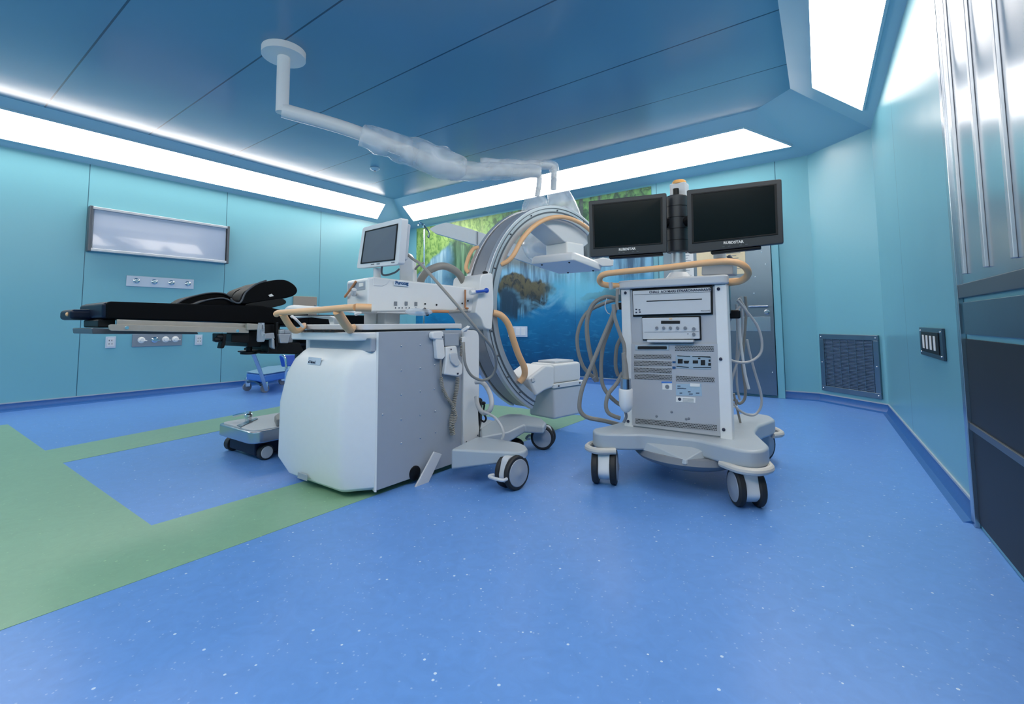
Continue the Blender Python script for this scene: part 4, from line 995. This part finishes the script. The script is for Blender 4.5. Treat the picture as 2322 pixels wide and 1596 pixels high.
# grey device standing on the tray behind the handle
td = empty('desk_device', (-.66, 2.98, 1.156), 'small grey device with a white neck standing on the cart tray under the right screen', 'device')
gd = [ony(x, y, 2.90) for x, y in rnd([(1591, 598), (1612, 586), (1650, 585), (1662, 592), (1662, 622), (1590, 624)], 4)]
for p in gd: p.z = max(p.z, 1.158)
MB().prism(gd, (0, .12, 0)).build('housing', M['cart_grey'], td, .01)
MB().cyl(ony(1632, 586, 2.99), ony(1632, 574, 2.99), .035).build('neck', M['white'], td)
MB().cyl(ony(1652, 580, 2.93), ony(1658, 588, 2.93), .012).build('clip', M['greyd'], td)
# cables on the left side of the cart
def cl(name, pts, D, r, m=None, n=10): return MB().tube(depp(pts, D), r, n=n, res=7).build(name, m or M['cable'], mc)
cl('left_cable', [(1395, 676), (1372, 674), (1345, 690), (1332, 725), (1332, 765), (1340, 810), (1350, 845), (1353, 865)], 3.05, .0145)
cl('left_cable', [(1394, 680), (1365, 690), (1330, 710), (1311, 750), (1310, 790), (1322, 830), (1340, 850), (1356, 862)], 3.15, .0125)
cl('left_cable', [(1392, 695), (1390, 712), (1370, 760), (1345, 820), (1322, 875), (1314, 915), (1318, 935), (1335, 947), (1375, 955), (1415, 966)], 2.9, .0135)
cl('left_cable', [(1396, 700), (1385, 738), (1368, 785), (1363, 830), (1366, 870), (1380, 895), (1402, 915), (1420, 922)], 2.95, .0125)
cl('left_cable', [(1391, 690), (1394, 720), (1407, 760), (1416, 790), (1414, 850)], 2.78, .0115)
cl('left_cable', [(1412, 845), (1398, 870), (1380, 893), (1374, 920), (1382, 938), (1406, 948)], 2.85, .0125)
cl('left_cable', [(1408, 766), (1398, 790), (1396, 830), (1402, 852)], 3.0, .0125)
cl('left_cable', [(1400, 655), (1399, 690), (1401, 702)], 2.78, .009)
cl('left_cable', [(1376, 676), (1372, 695), (1377, 708), (1383, 712)], 2.85, .003, M['cable_l'])
cl('cable_plug', [(1346, 856), (1352, 864)], 3.0, .014, M['greyd'])
MB().bb((X0 - .09, 2.80, .985), (X0, 2.90, 1.03)).build('cable_hook', M['black'], mc, .01)
MB().bb((X0 - .05, 2.80, .86), (X0 - .005, 3.0, 1.0)).build('side_bracket', M['black'], mc, .01)
for a_, b_ in ((1384, 640), (1400, 652)): MB().cyl(dep(a_, b_, 2.8), dep(a_ + 2, b_ + 16, 2.8), .012).build('rail_clamp', M['alu'], mc)
# hand piece hanging at the lower left of the cart
hp = MB().tube(depp([(1414, 800), (1417, 830), (1419, 862)], 2.66), .013, rad=[.012, .017, .019]).build('hand_probe', M['cable'], mc)
a_, b_ = dep(1419, 858, 2.65), dep(1419, 881, 2.65); MB().cyl(a_, b_, .029, .031, 24).build('probe_collar', M['steel'], hp)
c_ = dep(1420, 933, 2.65); MB().lathe(b_, c_ - b_, [(0, .036), (.005, .039), (.09, .039), (.115, .03), (.13, .016), (.135, .004)], 28).build('probe_body', M['white'], hp)
MB().tube(depp([(1418, 932), (1420, 945), (1414, 958)], 2.68), .008).build('probe_cable', M['greyd'], hp)
# light cables on the right side
def cr(pts, D, r, m=None): return MB().tube(depp(pts, D), r, n=10, res=7).build('right_cable', m or M['cable_l'], mc)
cr([(1672, 680), (1688, 700), (1715, 735), (1727, 770), (1725, 800), (1705, 818), (1680, 822), (1655, 815), (1638, 795), (1636, 765), (1655, 725), (1678, 695)], 2.72, .0075)
cr([(1676, 676), (1690, 700), (1696, 715)], 2.76, .008)
cr([(1680, 672), (1682, 700), (1684, 740), (1680, 780), (1672, 820), (1660, 860), (1657, 900), (1668, 922), (1690, 938), (1712, 940), (1726, 920), (1725, 890), (1712, 845), (1700, 800), (1694, 770)], 2.85, .0075)
cr([(1674, 700), (1678, 760), (1684, 810), (1690, 850), (1698, 882)], 2.80, .008, M['white'])
cr([(1690, 672), (1692, 700), (1690, 740), (1686, 790), (1684, 830), (1690, 880), (1688, 905), (1676, 915), (1666, 905)], 2.92, .0085, M['cable'])
cr([(1670, 690), (1672, 760), (1670, 830), (1672, 880), (1678, 906)], 2.9, .007)
cr([(1664, 892), (1670, 920), (1677, 950), (1684, 978)], 2.86, .0065, M['cable'])
cr([(1656, 908), (1666, 907), (1672, 908)], 2.9, .007, M['cable'])
cr([(1652, 921), (1672, 922)], 2.85, .006, M['paper'])
MB().bb((X1 - .07, 2.92, .92), (X1 + .03, 2.95, .97)).build('cable_hook', M['black'], mc, .01)
MB().bb((X1 - .02, 2.86, .95), (X1 - .008, 2.89, 1.12)).build('side_strut', M['steel_d'], mc, .003)

# ================================================================== OPERATING TABLE
ot = empty('operating_table', (-3.55, 1.9, 0), 'long black padded operating table with a steel side rail and a low wheeled steel base', 'operating table')
XT = -3.35
def tp(name, pts, x, th, m, parent=None, r=0, bv=.01, seg=3, **kw):
    o_ = rnd(pts, r) if r else pts
    return MB().prism([onx(p[0], p[1], x) for p in o_], (-th, 0, 0)).build(name, m, parent or ot, bv, seg, **kw)
tp('mattress', [(241, 687), (250, 683), (400, 688), (590, 693), (668, 708), (668, 738), (600, 733), (241, 722)], XT, .5, M['vinyl'], r=[4, 4, 0, 8, 8, 4, 0, 6], bv=.012)
MB().bb((-3.86, .665, .94), (-3.60, .80, 1.0)).build('head_pad', M['navy'], ot, .02, 3)
MB().bb((-3.85, .75, .945), (-3.36, .80, 1.035)).build('lit_end_face', M['navy'], ot, .02, 3)  # same black vinyl as the mattress; its reflected light is painted as navy
MB().sphere((-3.66, .663, .972), .012, (1, .7, 1)).build('stud', M['tan'], ot)
tp('lower_pad', [(222, 725), (262, 722), (262, 743), (222, 742)], XT - .06, .3, M['black'], bv=.006)
tp('cassette_tray', [(208, 745), (212, 743), (448, 753), (450, 758), (210, 757)], XT - .03, .42, M['frame_d'], bv=.004)
tp('leg_section', [(700, 713), (884, 716), (884, 741), (700, 741)], XT, .5, M['vinyl'], r=4, bv=.012)
tp('leg_section', [(640, 712), (700, 712), (700, 738), (640, 738)], XT, .5, M['vinyl'], bv=.006)
r1 = tp('side_rail', [(265, 724), (599, 735), (599, 746), (265, 737)], XT + .012, .012, mat('rail_steel', (196, 190, 180), .35, metal=.7, noise_amt=.08), bv=.003)
r2 = tp('side_rail', [(247, 737), (253, 735), (564, 743), (564, 755), (253, 750), (247, 746)], XT + .035, .014, bpy.data.materials['rail_steel'], r=[2, 2, 1, 1, 3, 2], bv=.003)
for px, py in ((288, 743), (539, 750), (583, 742)): MB().cyl(onx(px, py, XT + .034), onx(px, py, XT + .042), .009).build('rail_bolt', M['chrome'], r2)
tp('rail_end', [(560, 733), (598, 735), (598, 747), (560, 748)], XT + .05, .03, bpy.data.materials['rail_steel'], bv=.003)
# hardware under the seat section
for nm, pts, xo, th in (('hinge_housing', [(525, 756), (566, 757), (566, 778), (525, 776)], .0, .3), ('hinge_housing', [(566, 750), (600, 750), (592, 786), (560, 786)], -.02, .35), ('hinge_bracket', [(505, 757), (514, 757), (512, 780), (508, 790), (500, 790), (504, 775)], .02, .06),
                         ('seat_frame', [(600, 735), (632, 735), (632, 758), (600, 758)], .0, .4), ('drive_housing', [(614, 778), (680, 776), (690, 798), (672, 803), (590, 802), (588, 798), (614, 796)], .0, .34), ('support_post', [(608, 770), (630, 770), (630, 800), (608, 800)], .03, .1),
                         ('support_bar', [(626, 730), (632, 730), (632, 785), (626, 785)], .05, .03)):
    tp(nm, pts, XT + xo, th, M['black'], bv=.006)
for px, py in ((492, 770), (498, 764)): MB().sphere(onx(px, py, XT + .03), .022, (1, 1, .8), 12, 8).build('clamp_knob', M['black'], ot)
MB().cyl(onx(498, 770, XT), onx(510, 770, XT), .012).build('clamp_shaft', M['black'], ot)
MB().lathe(onx(565, 786, XT - .1), (0, 0, -1), [(0, .02), (.03, .02), (.035, .055), (.05, .055), (.055, .02)], 20).build('adjuster', M['black'], ot)
sk = MB().lathe(onx(591, 775, XT + .06), UP, [(0, .02), (.01, .026), (.09, .024), (.13, .02)], 24).build('clear_cup', M['trans'], ot)
MB().prism([onx(x, y, XT + .05) for x, y in ((593, 733), (600, 732), (599, 772), (592, 772))], (-.01, 0, 0)).build('steel_strut', M['chrome'], ot, .002)
for pts in ([(602, 756), (622, 754), (624, 768), (600, 769)], [(634, 748), (646, 746), (646, 756), (634, 757)], [(646, 747), (660, 747), (660, 756), (646, 756)], [(616, 764), (623, 770), (624, 792), (617, 788)], [(632, 757), (660, 757), (654, 778), (636, 778)]):
    tp('steel_fitting', pts, XT + .07, .05, M['alu'], bv=.006)
tp('cast_cover', [(638, 754), (668, 752), (664, 778), (642, 778)], XT - .03, .12, M['grey'], bv=.01)
# shaped leg and knee pads lying on the table, raised pad on its post
def pad(name, pts, x, th, parent=None, m=None): return tp(name, pts, x, th, m or M['vinyl'], parent, r=10, bv=.03, seg=4)
pd1 = pad('leg_pad', [(398, 690), (420, 676), (470, 665), (500, 664), (522, 672), (540, 694), (530, 698), (440, 692)], XT - .22, .14)
pd2 = pad('leg_pad', [(436, 692), (470, 679), (505, 675), (530, 685), (540, 697), (520, 700)], XT - .04, .14)
pd3 = pad('raised_pad', [(523, 678), (532, 660), (575, 644), (606, 640), (598, 660), (560, 683), (540, 689), (526, 686)], XT - .24, .12)
pd4 = pad('raised_pad', [(540, 688), (552, 662), (585, 643), (625, 634), (650, 634), (670, 646), (677, 660), (668, 671), (640, 678), (600, 683), (560, 690)], XT - .02, .15)
for pts, x in (([(524, 677), (528, 683), (540, 687), (548, 682), (558, 662), (580, 645), (604, 636)], XT - .015),):
    MB().tube([onx(a, b, x) for a, b in pts], .006, n=8).build('piping', M['piping'], pd4)
MB().tube([onx(a, b, XT - .21) for a, b in ((400, 689), (425, 676), (470, 665), (505, 665), (524, 674))], .005, n=8).build('piping', M['piping'], pd1)
MB().tube([onx(a, b, XT - .03) for a, b in ((440, 690), (470, 680), (506, 676), (530, 686))], .005, n=8).build('piping', M['piping'], pd2)
pad('pad_shell', [(552, 696), (560, 688), (600, 682), (640, 676), (650, 682), (648, 690), (600, 702), (560, 704)], XT - .02, .16, m=M['black'])
tp('pad_tag', [(609, 669), (616, 666), (621, 671), (612, 673)], XT - .012, .004, M['paper'], bv=0)
MB().cyl(onx(613, 690, XT - .08), onx(613, 745, XT - .08), .014).build('pad_post', M['black'], ot)
tp('side_support', [(604, 712), (640, 712), (632, 775), (602, 752)], XT - .03, .1, M['black'], bv=.01)
# column and base
MB().lathe((-3.55, 2.15, .18), UP, [(0, .2), (.03, .19), (.06, .16), (.56, .16), (.58, .19), (.68, .2)], 32).build('column', M['black'], ot)
bs = plan([(-3.72, 1.50), (-3.20, 1.50), (-3.16, 2.75), (-3.78, 2.75)], .125, .205, [.06, .08, .05, .05], 'base_plate', M['steel'], ot, .01)
plan([(-3.70, 1.52), (-3.22, 1.52), (-3.18, 2.73), (-3.76, 2.73)], .204, .212, [.05, .07, .05, .05], 'base_top', M['lgrey'], ot, .002)
MB().bb((-3.66, 1.56, .03), (-3.28, 2.6, .126)).build('base_chassis', M['navy'], ot, .01)
for x, y in ((-3.70, 1.60), (-3.27, 1.62), (-3.70, 2.6), (-3.27, 2.6)): 
    MB().cyl((x - .03, y, .05), (x + .03, y, .05), .05, n=24).build('castor_wheel', M['rubber'], ot, .006)
    MB().lathe((x + .031 if x > -3.5 else x - .031, y, .05), (1 if x > -3.5 else -1, 0, 0), [(0, .04), (.004, .036)], 20).build('wheel_hub', M['cable_l'], ot)
vv = onz(563, 955, .212)
vl = MB().lathe(vv, UP, [(0, .022), (.03, .022), (.034, .028), (.05, .028), (.056, .018), (.07, .018)], 20).build('floor_lock', M['chrome'], ot)
MB().tube([vv + Vector((0, 0, .055)), vv + Vector((-.05, -.02, .05)), vv + Vector((-.10, -.06, .035))], .009, n=10).build('lock_lever', M['chrome'], vl)
MB().prism([onz(x, y, .213) for x, y in ((537, 965), (545, 969), (585, 950), (581, 948))], (0, 0, .004)).build('cover_strip', M['steel_d'], ot)
MB().prism([onz(x, y, .213) for x, y in ((622, 958), (640, 945), (645, 965), (626, 968))], (0, 0, .05)).build('pedal_housing', M['cable'], ot, .01)

# ================================================================== PLASTIC-WRAPPED SURGICAL LIGHT
sl = empty('surgical_light', dep(1040, 385, 4.5), 'ceiling surgical light arm wrapped in clear plastic, hanging behind the ring arm', 'surgical light')
mt = dep(640, 250, 3.9)
MB().cyl((mt.x, mt.y, Z2 - .001), (mt.x, mt.y, Z2 - .06), .17, n=32).build('ceiling_rose', M['white'], sl)
MB().cyl((mt.x, mt.y, Z2 - .06), (mt.x, mt.y, mt.z - .02), .05).build('drop_tube', M['white'], sl)
A0 = [(640, 250, 3.9), (780, 290, 4.1), (900, 335, 4.25), (1000, 375, 4.4), (1030, 388, 4.45)]
MB().tube(depp(A0), .06, n=16).build('main_arm', M['white'], sl)
random.seed(3)
def wrapped(pts, rad, name='plastic_cover', n=22, jit=.08, res=6):
    mb = MB(); mb.tube(pts, .1, n=n, res=res, rad=rad)
    mb.v = [v + Vector((noise.noise(v * 9), noise.noise(v * 9 + Vector((5, 0, 0))), noise.noise(v * 9 + Vector((0, 7, 0))))) * jit * max(rad) for v in mb.v]
    return mb.build(name, M['wrap'], sl, ang=180)
wrapped(depp([(820, 305, 4.15), (900, 335, 4.25), (960, 352, 4.35), (1010, 372, 4.4), (1055, 380, 4.45)]), [.10, .125, .145, .145, .085], jit=.16)
MB().tube(depp([(1030, 386, 4.45), (1130, 389, 4.5), (1225, 392, 4.5)]), .045, n=14).build('spring_arm', M['white'], sl)
wrapped(depp([(1020, 384, 4.45), (1080, 388, 4.5), (1150, 389, 4.5), (1210, 391, 4.5), (1225, 392, 4.5)]), [.10, .09, .075, .08, .04], jit=.2)
MB().tube(depp([(1100, 372, 4.75), (1180, 374, 4.75), (1240, 374, 4.75), (1255, 380, 4.75), (1256, 400, 4.75), (1255, 430, 4.75)]), .028, n=12).build('spring_arm', M['white'], sl)
wrapped(depp([(1090, 372, 4.75), (1180, 374, 4.75), (1245, 374, 4.75), (1256, 385, 4.75), (1256, 412, 4.75)]), [.06, .05, .05, .045, .03], jit=.25)
MB().tube(depp([(1215, 391, 4.5), (1223, 397, 4.5), (1222, 420, 4.5), (1218, 445, 4.5)]), .024, n=12).build('drop_arm', M['white'], sl)
wrapped(depp([(1222, 405, 4.5), (1221, 430, 4.5), (1216, 448, 4.5), (1213, 470, 4.5), (1212, 500, 4.5)]), [.03, .04, .095, .125, .14], jit=.12)
wrapped(depp([(1252, 408, 4.75), (1258, 424, 4.75), (1268, 450, 4.75), (1278, 485, 4.75), (1284, 505, 4.75)]), [.035, .085, .13, .165, .18], jit=.12)
for cx, cy, D, r_ in ((1214, 478, 4.5, .10), (1276, 480, 4.75, .12)):
    MB().sphere(dep(cx, cy, D), r_, (1, 1, .45), 20, 12).build('lamp_joint', M['lgrey'], sl)
# lower lamp body in its bag seen through the ring, with its long white arm
wrapped(depp([(1236, 520, 4.7), (1238, 550, 4.7), (1242, 575, 4.7), (1246, 600, 4.7)]), [.17, .24, .2, .08], jit=.12)
MB().sphere(dep(1240, 560, 4.72), .16, (1, 1, .4), 24, 12).build('lamp_head', M['lgrey'], sl)
MB().tube(depp([(1214, 480, 4.55), (1222, 520, 4.62), (1238, 555, 4.7)]), .03, n=12).build('lamp_yoke', M['white'], sl)
wa = MB().prism(depp([(p.x, p.y) for p in rnd([(973, 519), (990, 510), (1012, 504), (1060, 517), (1112, 534), (1180, 556), (1250, 580), (1254, 615), (1180, 590), (1097, 561), (1040, 544), (985, 528)], 5)], 4.95), ROT @ Vector((0, 0, -.12))).build('balance_arm', M['white_metal'], sl, .03, 4)
MB().prism(depp([(1081, 525), (1083, 525.5), (1083, 555), (1081, 554)], 4.94), ROT @ Vector((0, 0, -.13))).build('arm_joint', M['greyd'], wa)
MB().cyl(dep(1240, 590, 5.0), dep(1240, 560, 4.72), .03).build('arm_pivot', M['white'], sl)

# ================================================================== IV STAND
ivp = dep(961, 740, 5.4); ivp.z = 0
iv = empty('iv_stand', (ivp.x, ivp.y, 0), 'thin chrome drip stand with curved hooks in front of the mural\'s left edge', 'drip stand')
tz = dep(960, 517, 5.4).z
MB().cyl((ivp.x, ivp.y, .08), (ivp.x, ivp.y, tz), .011).build('pole', M['chrome'], iv)
MB().tube([dep(x, y, 5.4) for x, y in ((960, 517), (960, 510), (955, 506), (950, 507), (949, 512))], .009, n=8).build('hook', M['chrome'], iv)
MB().tube([dep(x, y, 5.4) for x, y in ((957, 508), (966, 517), (973, 527), (972, 538), (970, 534))], .009, n=8).build('hook', M['steel_d'], iv)
for k in range(5):
    a = k * 2 * math.pi / 5; e = Vector((ivp.x + .26 * math.cos(a), ivp.y + .26 * math.sin(a), .06))
    MB().tube([(ivp.x, ivp.y, .1), e], .012, n=8).build('base_leg', M['chrome'], iv)
    MB().cyl(e + Vector((0, -.012, -.034)), e + Vector((0, .012, -.034)), .026).build('wheel', M['rubber'], iv)

# ================================================================== BLUE TROLLEY BY THE LEFT WALL
tr_ = empty('supply_trolley', (-6.6, 3.5, 0), 'low blue-decked trolley on small chrome casters with a slanting silver strut, by the left wall', 'trolley')
dk = [onz(x, y, .265) for x, y in ((558, 845), (600, 850), (655, 841), (655, 827), (600, 831))]
for p in dk: p.x = max(p.x, -7.32)
MB().prism(dk, (0, 0, -.10)).build('deck', M['blue'], tr_, .03, 3)
MB().prism([p + Vector((0, 0, .012)) for p in dk], (0, 0, -.01)).build('deck_top', mat('deck_sheet', (120, 160, 190), .5), tr_, .004)
for (x, y) in ((560, 886), (600, 890), (640, 872)):
    c = onz(x, y, 0); c.z = .055
    w_ = MB().cyl(c - Vector((.015, 0, 0)), c + Vector((.015, 0, 0)), .055, n=20).build('caster_wheel', M['greyd'], tr_)
    MB().prism([c + Vector((-.03, -.03, 0)), c + Vector((.03, -.03, 0)), c + Vector((.03, .03, 0)), c + Vector((-.03, .03, 0))], (0, 0, .13)).build('caster_fork', M['chrome'], w_, .01)
MB().tube([dep(570, 792, 5.5), dep(588, 836, 5.75), dep(604, 884, 6.1)], .022, n=12).build('strut', M['steel'], tr_)
MB().tube([dep(562, 866, 6.45), dep(575, 863, 6.4), dep(592, 872, 6.3)], .02, n=10).build('cross_bar', M['steel_d'], tr_)
MB().prism(depp([(632, 806), (642, 806), (650, 830), (638, 832)], 6.3), (0, .3, 0)).build('end_board', M['blue_d'], tr_, .01)
MB().tube(depp([(640, 805, 5.9), (646, 812, 5.9), (649, 830, 5.9), (648, 870, 5.9)]), .016, n=10).build('chain_post', M['chrome'], tr_)
MB().tube(depp([(556, 791, 6.0), (570, 792, 6.1), (582, 789, 6.0)]), .018, n=8).build('strut_head', M['black'], tr_)
